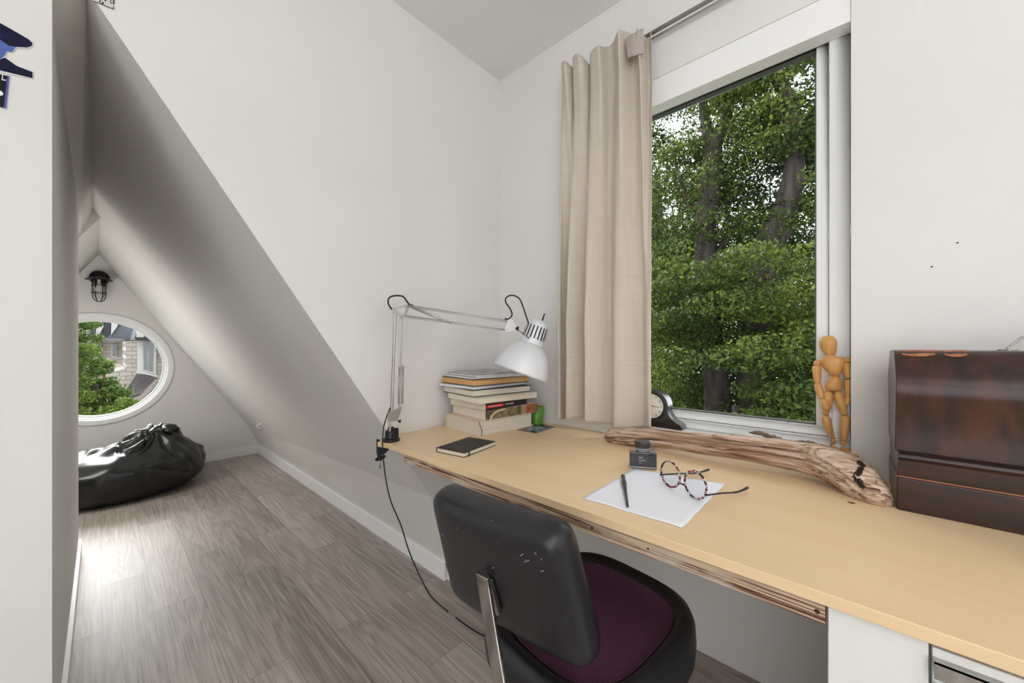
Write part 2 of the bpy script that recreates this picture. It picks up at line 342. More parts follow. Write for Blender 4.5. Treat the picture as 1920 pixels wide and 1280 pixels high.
MB().tube(bez([p+nn*.008, p+nn*.03-d*.004, p+nn*.036+d*.012, p+nn*.03+d*.03]), .005, 8).build('hook', M['trim'], t, smooth=True)
# ------------------------------------------------------------------ desk
XD = .748
t = thing('wall_desk', (1.1, .4, .705), 'long birch desk top fixed along the window wall with a rough plywood edge', 'desk')
YE = -.62
b = MB(); b.prism([(XD, YE, DZ-.02), (XB, YE, DZ-.02), (XB, YA-.002, DZ-.02), (.84, YA-.002, DZ-.02), (.735, 1.388, DZ-.02), (XD, 1.34, DZ-.02)], (0, 0, .02)); b.build('tabletop', M['birch'], t, bevel=.0015)
MB().box((XD+.006, .030, DZ-.052), (XD+.045, 1.227, DZ-.02)).build('plywood_rail', M['ply'], t)
M['knotm'] = mat('dark_knot', (58, 34, 20), .8)
for (q, r) in (((1532, 1133), .0045), ((1110, 988), .004), ((1215, 1027), .003), ((762, 858), .003)):
    p = onx(q[0], q[1], XD+.006); MB().lathe([(0, -.0006), (r, -.0006), (r*.8, .0002), (0, .0002)], (XD+.006, p.y, DZ-.036), (-1, 0, 0), 10, cap=False).build('knot', M['knotm'], t)
# drawer cabinet under the desk
t = thing('drawer_cabinet', (1.1, -.3, 0), 'white drawer cabinet standing under the right end of the desk', 'cabinet')
M['cab'] = mat('white_cabinet_lacquer', (226, 226, 222), .35)
MB().box((XD+.028, YE+.01, 0), (XB-.01, .028, DZ-.021)).build('body', M['cab'], t)
MB().box((XD+.010, -.078, .02), (XD+.027, .027, DZ-.024)).build('filler_panel', M['cab'], t, bevel=.0015)
for i, (za, zb) in enumerate(((.52, .722), (.27, .515), (.02, .265))):
    d = MB().box((XD+.010, YE+.02, za), (XD+.027, -.081, zb)).build('drawer', M['cab'], t, bevel=.0015)
    hz = zb-.012
    h = MB(); hy = -.0695
    h.box((XD-.004, hy-.075, hz-.002), (XD+.010, hy-.012, hz)); h.box((XD-.004, hy-.075, hz-.022), (XD-.002, hy-.012, hz)); h.box((XD-.004, hy-.075, hz-.036), (XD+.010, hy-.012, hz-.034))
    h.build('handle', M['chrome'], d)
# ------------------------------------------------------------------ desk lamp
LY = 1.34
t = thing('desk_lamp', (.775, 1.365, DZ), 'grey swing-arm lamp clamped to the left tip of the desk', 'lamp')
cb = Vector((.779, 1.362, DZ)); 
b = MB(); b.lathe([(.0, .0), (.034, .0), (.035, .006), (.033, .010), (.024, .012), (.023, .040), (.020, .042), (.012, .044), (.012, .056), (0, .056)], cb, (0, 0, 1), 24, cap=False)
b.box((-.008, -.030, .012), (.008, -.018, .044), Matrix.Translation(cb)); b.box((.014, -.008, .012), (.030, .008, .048), Matrix.Translation(cb)); b.build('clamp_base', M['black'], t, bevel=.0015)
cu = Vector((.742, 1.392, 0))
b = MB(); b.box((cu.x-.006, cu.y-.006, .702), (cu.x+.002, cu.y+.008, DZ+.008)); b.prism([(cu.x-.008, cu.y-.008, DZ-.022), (cu.x+.045, cu.y-.028, DZ-.024), (cu.x+.02, cu.y-.018, DZ-.048), (cu.x-.008, cu.y-.008, DZ-.062)], (.006, .018, 0)); b.build('clamp_jaw', M['black'], t, bevel=.001)
b = MB(); b.tube([(cu.x, cu.y-.01, DZ-.06), (cu.x, cu.y-.01, DZ-.105)], .004, 10); b.build('clamp_screw', M['steel'], t, smooth=True)
b = MB(); b.tube([(cu.x-.018, cu.y-.01, DZ-.068), (cu.x+.022, cu.y-.01, DZ-.062)], .0065, 8); b.tube([(cu.x, cu.y-.01, DZ-.073), (cu.x, cu.y-.01, DZ-.058)], .01, 10); b.build('clamp_knob', M['black'], t, bevel=.001)
def LP(x, y, Y=LY): return ony(x, y, Y)
# lower bracket and arm
b = MB(); b.tube([LP(731, 808), LP(731, 793)], .004, 8)
for dy in (-.006, .006):
    q = [LP(727, 775, LY+dy), LP(733, 772, LY+dy), LP(752, 762, LY+dy), LP(754, 764, LY+dy), LP(746, 788, LY+dy), LP(728, 792, LY+dy)]; b.prism(q, (0, .0015, 0))
b.build('base_bracket', M['steel'], t)
b = MB(); b.tube([LP(734, 775), LP(741, 584)], .0062, 8); b.tube([LP(737, 775), LP(738, 584)], .003, 6)
b.build('lower_rod', M['steel'], t)
b = MB(); b.tube([LP(749, 765), LP(754.5, 597)], .0030, 8); b.tube([LP(748, 690), LP(748.5, 597)], .0018, 6); b.build('lower_rod', M['steel'], t)
def spring(p0, p1, r, turns, wr=.0009, n=8):
    ax = (p1-p0); L_ = ax.length; ax.normalize(); u = ax.orthogonal().normalized(); v = ax.cross(u)
    return [p0+ax*L_*i/(turns*n)+(u*math.cos(2*PI*i/n)+v*math.sin(2*PI*i/n))*r for i in range(turns*n+1)]
for k, (xa, xb) in enumerate(((747.5, 749), (754, 755.5))):
    b = MB(); b.tube([LP(xb, 688), LP(xa, 757)], .0036, 10); b.tube(spring(LP(xb, 689), LP(xa, 756), .0042, 40, n=7), .0009, 5); b.tube([LP(xb, 684), LP(xb, 690)], .005, 8); b.build('spring', M['steel'], t, smooth=True)
b = MB(); b.lathe([(0, 0), (.008, 0), (.008, .008), (0, .008)], LP(747, 789)+Vector((0, -.012, 0)), (0, 1, 0), 3, cap=False); b.build('lower_knob', M['black'], t, bevel=.001)
# elbow bracket
b = MB()
for dy in (-.009, .009):
    q = [LP(737, 577, LY+dy), LP(762, 570, LY+dy), LP(768, 573, LY+dy), LP(761, 595, LY+dy), LP(752, 598, LY+dy), LP(738, 583, LY+dy)]; qq = [LP(745, 579.5, LY+dy), LP(758, 576, LY+dy), LP(762, 578, LY+dy), LP(758, 588, LY+dy), LP(753, 590, LY+dy), LP(745, 582, LY+dy)]
    k = len(q)
    for i in range(k): b.prism([q[i], q[(i+1) % k], qq[(i+1) % k], qq[i]], (0, .0015, 0))
    for c in ((739, 580), (762, 574), (753, 594), (760, 593)):
        b.lathe([(0, -.003), (.0035, -.003), (.0035, .003), (0, .003)], LP(*c, LY+dy), (0, 1, 0), 10, cap=False)
b.build('elbow_bracket', M['steel'], t)
HY = .96
def AR(x, y):    # the upper arm swings from the elbow (Y=LY) towards the head (Y=HY)
    f = min(max((x-760)/(958-760), 0), 1); return ony(x, y, LY+(HY-LY)*f)
for (a, c, r) in (((764, 572), (954, 601), .0024), ((766, 575), (954, 604), .0014)): MB().tube([AR(*a), AR(*c)], r, 8).build('upper_rod', M['steel'], t, smooth=True)
for (a, c, r) in (((762, 592), (950, 618), .0022), ((762, 595), (950, 620), .0012)): MB().tube([AR(*a), AR(*c)], r, 8).build('upper_rod', M['steel'], t, smooth=True)
for dy in (0, 2.5):
    MB().tube([AR(770, 574+dy*.6), AR(846, 605+dy*.4)], .0034, 8).tube(spring(AR(775, 576+dy*.6), AR(842, 603.5+dy*.4), .0040, 36, n=7), .0008, 5).build('spring', M['steel'], t, smooth=True)
b = MB(); b.tube([AR(844, 604)+Vector((0, -.008, 0)), AR(844, 604)+Vector((0, .008, 0))], .004, 8); b.build('spring_pin', M['steel'], t)
b = MB()
def HP(x, y, dy=0): return ony(x, y, HY+dy)
for dy in (-.008, .008):
    b.prism([HP(953, 599, dy), HP(960, 598, dy), HP(969, 611, dy), HP(964, 621, dy), HP(948, 622, dy), HP(947, 616, dy)], (0, .0015, 0))
    for c in ((957, 601), (949, 618)): b.lathe([(0, -.003), (.0035, -.003), (.0035, .003), (0, .003)], HP(*c, dy), (0, 1, 0), 10, cap=False)
b.build('head_bracket', M['lampgrey'], t)
b = MB(); b.lathe([(0, -.012), (.010, -.012), (.010, -.004), (.006, .0), (.006, .012), (0, .012)], HP(967, 615), (0, 1, 0), 3, cap=False); b.build('head_knob', M['black'], t, bevel=.0015)
b = MB(); b.tube([HP(967, 615), HP(992, 634)], .003, 8); b.build('head_pin', M['chrome'], t, smooth=True)
# shade: axis from top cap to mouth, tipped towards the viewer's left and down
hp = HP(1012, 600); mouth = HP(981, 690)
ax = (mouth-hp).normalized(); ax = (ax+Fv*.30).normalized()
k = (mouth-hp).length*1.06
profh = [(0, 0), (.09, .004), (.15, .03), (.185, .08), (.195, .14), (.20, .30), (.215, .42), (.235, .47)]
profs = [(.22, .455), (.27, .49), (.34, .56), (.41, .66), (.455, .77), (.485, .89), (.495, .965), (.50, 1.0), (.485, .995), (.47, .90), (.44, .77), (.395, .665), (.325, .57), (.20, .49), (.18, .44)]
sh = MB().lathe([(r*k, h*k) for r, h in profs], hp, ax, 64, cap=False).build('lamp_shade', M['lampgrey'], t, smooth=True)
hd = MB().lathe([(r*k, h*k) for r, h in profh]+[(.19*k, .46*k), (.17*k, .2*k)], hp, ax, 48, cap=False).build('socket_housing', M['lampgrey'], t, smooth=True)
kk = k
u = Fv*-1; u = (u-ax*u.dot(ax)).normalized(); v = ax.cross(u)
b = MB()
for i in range(9):
    a = math.radians(-76+i*19); d = u*math.cos(a)+v*math.sin(a); sd = ax.cross(d)
    c0 = hp+ax*.13*kk+d*.194*kk; c1 = hp+ax*.36*kk+d*.205*kk; w_ = .012*kk
    b.prism([c0-sd*w_-d*.01*kk, c0+sd*w_-d*.01*kk, c1+sd*w_-d*.01*kk, c1-sd*w_-d*.01*kk], d*.013*kk)
b.build('vent_slots', M['black'], hd)
MB().lathe([(0, .42*kk), (.07*kk, .45*kk), (.15*kk, .6*kk), (.17*kk, .7*kk), (.13*kk, .8*kk), (0, .84*kk)], hp, ax, 24, cap=False).build('light_bulb', mat('frosted_bulb', (240, 238, 230), .3), t, smooth=True)
tp = hp-ax*.004
b = MB(); b.tube([HP(1016, 603), HP(1018, 597), HP(1021, 588)], [.004, .003, .0028], 8); b.build('switch', M['black'], t, smooth=True)
b = MB(); b.tube(bez([HP(947, 597), HP(952, 598), HP(958, 594), HP(960, 588), HP(956, 578), HP(949, 568), HP(948, 560), HP(954, 554.5), HP(964, 554), HP(974, 560), HP(980, 573), HP(985, 588), HP(991, 606)], 6), .0028, 8); b.build('head_cable', M['cable'], t, smooth=True)
b = MB(); b.tube(bez([LP(735, 580), LP(729, 571), LP(728, 562), LP(733, 556), LP(745, 554), LP(756, 556), LP(763, 565), LP(768, 571), LP(774, 572)], 6), .0034, 8); b.build('elbow_cable', M['cable'], t, smooth=True)
land = onz(838, 1145, .004); k1 = onz(888, 1181, .004)
b = MB(); cpts = [ony(732, 764, LY), ony(726, 778, LY), ony(720, 798, LY-.005), ony(717.5, 820, LY-.01), ony(718, 850, 1.335), ony(723, 895, 1.32), ony(733, 940, 1.30), ony(752, 985, 1.28), ony(766, 1030, 1.26), ony(785, 1075, 1.235), ony(808, 1117, 1.20), land, onz(862, 1163, .004), k1, onz(915, 1195, .004), onz(960, 1215, .004)]
cab = b.tube(bez(cpts, 8), .0026, 8); b.build('power_cord', M['cable'], t, smooth=True)
# ------------------------------------------------------------------ books
def book(name, label, z, th, F, Lp, Rp, cover, pages, spine='none', ct=.0022, over=.002, parts=None, cat='book', topz=None):
    """F front corner, Lp left corner, Rp right corner: pixels of the bottom face at height z; made a true rectangle"""
    f = onz(*F, z); l = onz(*Lp, z); r = onz(*Rp, z)
    d = (r-f); d.z = 0; ln = d.length; d.normalize(); e = (l-f); e.z = 0; wd = min(e.length, .25); d = (d+Vector((e.y, -e.x, 0)).normalized()*.8).normalized(); ln = min(ln, .325); pe = Vector((-d.y, d.x, 0))
    if pe.dot(e) < 0: pe = -pe
    m = frame(f, d, pe, Vector((0, 0, 1)))
    ctr = m @ Vector((ln/2, wd/2, 0))
    t = thing(name, ctr, label, cat, 'books stacked under the lamp')
    if cover is None:
        MB().box((0, 0, 0), (ln, wd, th), m).build('page_block', pages, t, bevel=.001); return t, m, ln, wd
    MB().box((over, over if spine != 'front' else ct, ct), (ln-over, wd-over, th-ct), m).build('page_block', pages, t)
    MB().box((0, 0, 0), (ln, wd, ct), m).build('back_cover', cover, t)
    MB().box((0, 0, th-ct), (ln, wd, th), m).build('front_cover', cover, t)
    if spine == 'front': MB().box((0, -.0008, 0), (ln, ct, th), m).build('spine', cover, t)
    if spine == 'back': MB().box((0, wd-ct, 0), (ln, wd+.001, th), m).build('spine', cover, t)
    return t, m, ln, wd
z = DZ
# 1 thick dictionary-like
t, m, ln, wd = book('book', 'thick cream book with ribbon markers, bottom of the stack under the lamp', z, .066, (895, 819), (824, 802), (1010, 800), M['cover_cream'], M['pages'], 'back', .003, .006)
b = MB(); 
for k, (cx, cc) in enumerate(((.012, 0), )):
    b.tube(bez([m @ Vector((.016, .004, .064)), m @ Vector((.008, -.004, .055)), m @ Vector((.016, -.006, .035)), m @ Vector((.020, -.007, .02)), m @ Vector((.012, -.012, .004))], 5), .0016, 6)
b.build('ribbon_marker', mat('blue_ribbon', (44, 48, 120), .6), t, smooth=True)
z += .066
# 2 travel-picture spine
t, m, ln, wd = book('book', 'paperback with a picture of a stone arch and red map on its spine', z, .042, (910, 788), (835, 771), (1010, 772), M['cover_cream'], M['pages'], 'front', .001, .0008)
M['sp_stone'] = mat('stone_print', (150, 140, 108), .5, var=(92, 84, 60), scale=(60, 60, 60)); M['sp_dark'] = mat('dark_print', (58, 52, 38), .5, var=(110, 104, 80), scale=(90, 90, 90))
def panel(nm, x0, x1, z0_, z1_, mt, off=.0012): MB().box((x0, -off, z0_), (x1, -.0006, z1_), m).build(nm, mt, t)
panel('spine_picture', .0, ln*.66, .001, .041, M['sp_stone'])
panel('spine_picture', .004, ln*.12, .002, .034, M['sp_dark'], .0014)
ar = MB()
for i in range(14):
    a0 = PI-PI*.55*i/14; a1 = PI-PI*.55*(i+1)/14; c = Vector((ln*.32, 0, .0)); R0, R1_ = .078, .066
    def ap(a, R): return m @ Vector((max(c.x+R*math.cos(a)*1.0, .002), -.0018, max(min(R*math.sin(a)*.5, .040), .001)))
    ar.face([ap(a0, R0), ap(a1, R0), ap(a1, R1_), ap(a0, R1_)])
ar.build('spine_arch', mat('cream_arch_print', (222, 208, 160), .5), t)
panel('spine_picture', ln*.58, ln*.65, .002, .040, mat('green_print', (84, 92, 60), .5), .0014)
panel('spine_picture', ln*.66, ln*.76, .001, .041, mat('tan_print', (166, 134, 104), .5))
panel('spine_picture', ln*.76, ln*.97, .001, .041, mat('red_brown_print', (132, 62, 34), .5, var=(176, 106, 60), scale=(120, 120, 120)))
panel('spine_picture', ln*.97, ln*.995, .001, .041, M['sp_dark'])
z += .042
# 3 black and red spine
t, m, ln, wd = book('book', 'black-spined paperback with red title block, above the arch picture book', z, .032, (911, 770), (842, 756), (985, 757), M['cover_cream'], M['pages'], 'none', .0012, .0008)
MB().box((.0, -.0010, .0), (ln, .001, .032), m).build('spine', M['cover_black'], t)
MB().box((.001, -.0016, .009), (ln*.42, -.0009, .022), m).build('spine_title_block', M['red'], t)
fm = m @ Matrix.Translation((.012, -.0018, .0125)) @ Matrix.Rotation(PI/2, 4, 'X')
text('spine_title', 'Neoimpressionism', .0105, fm, mat('pink_ink', (246, 190, 190), .5), t)
fm = m @ Matrix.Translation((ln*.45, -.0014, .0125)) @ Matrix.Rotation(PI/2, 4, 'X')
text('spine_title', 'Surrealism', .0125, fm, mat('pale_ink', (226, 216, 220), .5), t)
z += .032
# 4 cream soft
t, m, ln, wd = book('book', 'wide cream softcover book jutting out on both sides above the black spine', z, .024, (898, 758), (826, 744), (1013, 745), None, M['pages']); z += .024
# 5 dark boards
t, m, ln, wd = book('book', 'dark-edged hardback with pale pages, below the grey folder', z, .030, (886, 745), (831, 733), (1003, 732), M['cover_black'], M['pages'], 'none', .003, .003); z += .030
t, m, ln, wd = book('folder', 'thin grey cardboard folder between two hardbacks in the stack', z, .013, (889, 731), (828, 721), (1000, 716), mat('grey_card', (168, 166, 168), .5), M['paper'], 'none', .002, .002, cat='folder'); z += .013
t, m, ln, wd = book('book', 'dark hardback with orange page edges near the top of the stack', z, .031, (890, 725), (827, 715), (1002, 713), M['cover_black'], M['pagesorange'], 'none', .003, .003); z += .031
M['magc'] = mat('silver_magazine', (186, 184, 184), .3, var=(120, 116, 116), scale=(14, 14, 14), detail=2)
for i, (F, L_, R_, th, lb) in enumerate((((886, 711), (845, 704), (985, 703), .008, 'thin glossy grey magazine lying on the orange-edged book'), ((893, 707), (850, 697), (975, 700), .007, 'glossy silver magazine, second from the top of the stack'), ((925, 702), (858, 694), (965, 696), .005, 'glossy grey magazine topmost on the book stack'))):
    book('magazine', lb, z, th, F, L_, R_, M['magc'], M['paper'], 'none', .0012, .0006, cat='magazine'); z += th
# green cup behind the books
p = Vector((1.43, 1.135, DZ))
b = MB(); b.lathe([(0, 0), (.026, 0), (.028, .004), (.033, .085), (.0315, .085), (.0265, .006), (0, .005)], p, (0, 0, 1), 28, cap=False)
M['greenpl'] = mat('green_plastic', (120, 186, 72), .3, trans=.35)
tag(b.build('cup', M['greenpl'], smooth=True), 'lime green plastic cup standing behind the book stack', 'cup')
# black notebook
f, l, r = onz(870, 858, DZ), onz(822, 846, DZ), onz(929, 835, DZ); d = (r-f).normalized(); pe = Vector((-d.y, d.x, 0)); m = frame(f, d, pe, Vector((0, 0, 1))); ln = (r-f).length; wd = (l-f).length
t = thing('notebook', m @ Vector((ln/2, wd/2, 0)), 'black pocket notebook with elastic band lying in front of the books', 'notebook')
MB().box((.002, .003, .002), (ln-.003, wd-.002, .014), m).build('page_block', mat('notebook_pages', (226, 218, 200), .8), t)
MB().box((0, 0, 0), (ln, wd, .002), m).build('back_cover', M['cover_black'], t, bevel=.0008)
MB().box((0, 0, .014), (ln, wd, .0165), m).build('front_cover', M['cover_black'], t, bevel=.0008)
MB().box((0, wd-.002, 0), (ln, wd+.001, .0165), m).build('spine', M['cover_black'], t, bevel=.0008)
b = MB(); b.box((.018, -.001, .0165), (.024, wd+.001, .0175), m); b.tube([m @ Vector((.021, -.001, .017)), m @ Vector((.028, -.003, .009)), m @ Vector((.021, -.001, .001))], .0022, 6); b.build('elastic_band', M['black'], t)
# postcard
cs = [onz(*q, DZ) for q in ((968, 806), (1005, 812), (1042, 800), (1010, 794))]
t = thing('postcard', (cs[0]+cs[2])/2, 'dark glossy postcard with a pale blue picture lying right of the books', 'postcard')
MB().prism(cs, (0, 0, .0012)).build('card', mat('dark_card', (66, 62, 58), .25), t)
def cq(u, v): return cs[0].lerp(cs[1], v).lerp(cs[3].lerp(cs[2], v), u)+Vector((0, 0, .0013))
b = MB(); b.prism([cq(.10, .97), cq(.25, .30), cq(.62, .12), cq(.72, .45), cq(.60, .97)], (0, 0, .0004)); b.build('picture', mat('blue_photo_print', (176, 180, 210), .3, var=(70, 70, 96), scale=(40, 60, 10), detail=2, lo=.42, hi=.55), t)
# paper sheet
f, l, r = onz(1278, 990, DZ), onz(1092, 934, DZ), onz(1361, 908, DZ)
q4 = onz(1190, 879, DZ)
def pp(u, v):
    p = f.lerp(l, u).lerp(r.lerp(q4, u), v); e = noise.noise(Vector((u*5, v*5, 3)))*.004 if min(u, v, 1-u, 1-v) < .01 else 0
    return p+Vector((e, -e, .0012+.0006*noise.noise(Vector((u*3, v*3, 0)))))
tag(MB().grid(pp, 26, 26).build('paper_sheet', M['paper'], smooth=True, solid=.0008), 'blank white deckle-edged paper sheet lying on the desk under the glasses', 'paper')
PZ = DZ+.0022
# ink bottle
c = onz(1209, 880, DZ)+Fv*.02; c.z = PZ-.0004
zr = Rv*1.0; fr = -Fv; rot = Matrix.Rotation(math.radians(-12), 3, 'Z'); rx = rot @ Rv; fx = rot @ Fv
m = frame(c, rx, fx, Vector((0, 0, 1)))
t = thing('ink_bottle', c, 'black ink bottle with ribbed cap standing at the top corner of the paper', 'bottle')
M['ink'] = mat('dark_ink_glass', (34, 36, 40), .06, coat=1)
b = MB(); b.box((-.040, -.017, .004), (.040, .017, .050), m); o = b.build('bottle_body', M['ink'], t, bevel=.004, seg=3)
b = MB(); b.box((-.041, -.018, .0), (.041, .018, .006), m); b.build('glass_base', mat('clear_base_glass', (190, 194, 198), .05, coat=1, trans=.6), t, bevel=.002)
b = MB(); b.lathe([(.018, .050), (.019, .052), (.019, .058), (.024, .0585), (.0245, .062), (.019, .064)], c, (0, 0, 1), 28, cap=True); b.build('bottle_neck', mat('neck_glass', (170, 172, 178), .06, trans=.4), t, smooth=True)
b = MB()
n = 48
rings = []
for (r_, h_) in ((.0235, .061), (.0245, .064), (.0245, .078), (.023, .081)):
    rings.append([b.b.verts.new(c+Vector((math.cos(2*PI*i/n)*(r_-(.0006 if i % 2 else 0)), math.sin(2*PI*i/n)*(r_-(.0006 if i % 2 else 0)), h_))) for i in range(n)])
for a_, c_ in zip(rings, rings[1:]):
    for i in range(n): b.b.faces.new((a_[i], a_[(i+1) % n], c_[(i+1) % n], c_[i]))
b.b.faces.new(rings[-1]); b.b.faces.new(rings[0][::-1])
b.build('cap', mat('cap_plastic', (52, 50, 50), .3), t)
M['silverink'] = mat('silver_ink', (176, 176, 184), .5)
for k, (s_, sz, zz) in enumerate((('INK', .008, .031), ('BLACK', .0065, .023), ('50 ml', .004, .016))):
    text('lettering', s_, sz, m @ Matrix.Translation((-.014+.001*k, -.0174, zz)) @ Matrix.Rotation(PI/2, 4, 'X'), M['silverink'], t)
# dip pen
a_, c_ = onz(1168, 896, PZ), onz(1177, 952, PZ); d = c_-a_
t = thing('dip_pen', (a_+c_)/2, 'dark wooden dip pen holder lying on the left of the paper', 'pen')
fr_ = [0, .03, .06, .12, .2, .28, .4, .6, .85, 1]; rr = [.0052, .0062, .0055, .0046, .0058, .0066, .0052, .0038, .003, .0026]
MB().tube([a_+d*x+Vector((0, 0, .0066-.003*x)) for x in fr_], rr, 14).build('holder', mat('dark_pen_wood', (58, 56, 58), .35), t, smooth=True)
# glasses
t = thing('eyeglasses', onz(1285, 925, PZ), 'round tortoiseshell eyeglasses with dark temples lying open on the paper', 'glasses')
b1, b2 = onz(1256, 913, PZ+.001), onz(1303, 935, PZ+.001)
dx = (b2-b1); sep = dx.length; dx.normalize(); bk = Vector((-dx.y, dx.x, 0)); 
if bk.dot(Fv) < 0: bk = -bk
upv = (Vector((0, 0, 1))+bk*-.0 + Fv*.10).normalized(); upv = (upv-dx*upv.dot(dx)).normalized()
tm = bpy.data.materials.new('tortoiseshell_stripes'); tm.use_nodes = True; N = tm.node_tree.nodes; L = tm.node_tree.links; pb = N['Principled BSDF']; pb.inputs['Roughness'].default_value = .15
tc = N.new('ShaderNodeTexCoord'); no = N.new('ShaderNodeTexNoise'); no.inputs['Scale'].default_value = 105; no.inputs['Detail'].default_value = 1; L.new(tc.outputs['Object'], no.inputs['Vector'])
cr = N.new('ShaderNodeValToRGB'); cr.color_ramp.interpolation = 'CONSTANT'; e = cr.color_ramp.elements; e[0].color = lin((26, 24, 34)); e[0].position = 0; e[1].position = .48; e[1].color = lin((150, 40, 52)); k = e.new(.56); k.color = lin((196, 206, 214)); k = e.new(.66); k.color = lin((60, 66, 84)); L.new(no.outputs['Fac'], cr.inputs[0]); L.new(cr.outputs[0], pb.inputs['Base Color'])
LRX, LRZ = sep*.40, sep*.40
lc = []
for q in (b1, b2):
    cc = q+upv*(LRZ+.002); lc.append(cc)
    pts = [cc+dx*LRX*math.cos(2*PI*i/40)+upv*LRZ*math.sin(2*PI*i/40) for i in range(41)]
    MB().tube(pts, .0026, 8, cap=False, flat=bk).build('rim', tm, t, smooth=True)
    MB().prism([cc+dx*LRX*.97*math.cos(2*PI*i/32)+upv*LRZ*.97*math.sin(2*PI*i/32) for i in range(32)], bk*.001).build('lens', M['lens'], t)
mdp = (lc[0]+lc[1])/2
MB().tube(bez([lc[0]+dx*LRX*.93-upv*LRZ*.38, mdp-upv*LRZ*.34-bk*.003, lc[1]-dx*LRX*.93-upv*LRZ*.38], 6), .0022, 8).build('bridge', tm, t, smooth=True)
M['temple'] = mat('dark_temple_acetate', (52, 44, 42), .25)
for s_, cc, tip in ((-1, lc[0], onz(1329, 880, PZ+.012)), (1, lc[1], onz(1402, 914, DZ+.012))):
    h0 = cc+dx*s_*(LRX+.001)-upv*LRZ*.40
    e1 = h0.lerp(tip, .72)+Vector((0, 0, -.006))
    MB().tube(bez([h0-bk*.001, h0+bk*.004, h0.lerp(tip, .35)+Vector((0, 0, -.002)), e1, tip], 5), [.0024]*6+[.0022]*8+[.0026]*4+[.0034]*3, 8).build('temple', M['temple'], t, smooth=True)
# ------------------------------------------------------------------ driftwood log
LX = 1.36
px_ = [(1141, 822, 7), (1150, 818, 15), (1200, 819, 17), (1260, 824, 17), (1330, 833, 20), (1400, 840, 23), (1450, 847, 25), (1500, 856, 27), (1545, 866, 31), (1580, 882, 34), (1612, 905, 34), (1638, 926, 29), (1658, 935, 22), (1668, 938, 8)]
cp = []; crs = []
for (x, y, r) in px_:
    X = LX - max(0, (x-1520))/150*.11 + (1180-x)/100*.015*(x < 1180)
    p = onx(x, y, X); cp.append(p); crs.append(r/FPX*(p.dot(Fv)))
path = bez(cp, 9); rads = []
for i in range(len(path)):
    f = i/9; a = int(min(f, len(crs)-2)); u_ = f-a; rads.append(crs[a]*(1-u_)+crs[min(a+1, len(crs)-1)]*u_)
zmin = min(p.z-r for p, r in zip(path, rads))
b = MB(); n = 72; rings = []; tot = len(path)
for i, p in enumerate(path):
    tt = (path[min(i+1, tot-1)]-path[max(i-1, 0)]).normalized(); up = Vector((0, 0, 1)); up = (up-tt*up.dot(tt)).normalized(); sd = tt.cross(up); rg = []
    s = i/tot
    for j in range(n):
        a = 2*PI*j/n + s*.5
        q = Vector((math.cos(a)*1.6, math.sin(a)*1.6, s*5))
        R = rads[i]*(1+.10*noise.noise(q)+.05*noise.noise(Vector((math.cos(a)*5, math.sin(a)*5, s*9)))+.05*noise.noise(Vector((math.cos(a)*14, math.sin(a)*14, s*6))))
        for (ac, wdt, dep, s0, s1) in ((1.30, .11, .55, 0, .36), (.80, .07, .30, 0, .62), (1.85, .06, .22, 0, .28), (1.45, .05, .20, .3, .85), (.45, .06, .25, .1, .5), (1.1, .04, .16, .5, .95)):
            aw = ac+.25*math.sin(s*5+ac)
            dd = abs((j/n*2*PI-aw+PI) % (2*PI)-PI)
            if dd < wdt*2.2 and s0 <= s <= s1: R *= 1-dep*math.exp(-(dd/wdt)**2)*min(1, (s1-s)/.08)
        if s < .12: R *= 1+.25*noise.noise(Vector((math.cos(a)*6, math.sin(a)*6, 2)))*(1-s/.12)
        pt = p+(up*math.cos(a)+sd*math.sin(a))*R
        pt += tt*(.02*noise.noise(Vector((math.cos(a)*5, math.sin(a)*5, 7))) if i < 6 else 0)
        pt.x = min(pt.x, XB-.004) if pt.z < LZ else pt.x; pt.z = max(pt.z, DZ+.0005); rg.append(b.b.verts.new(pt))
    rings.append(rg)
for a_, c_ in zip(rings, rings[1:]):
    for j in range(n): b.b.faces.new((a_[j], a_[(j+1) % n], c_[(j+1) % n], c_[j]))
b.b.faces.new(rings[0][::-1]); b.b.faces.new(rings[-1])
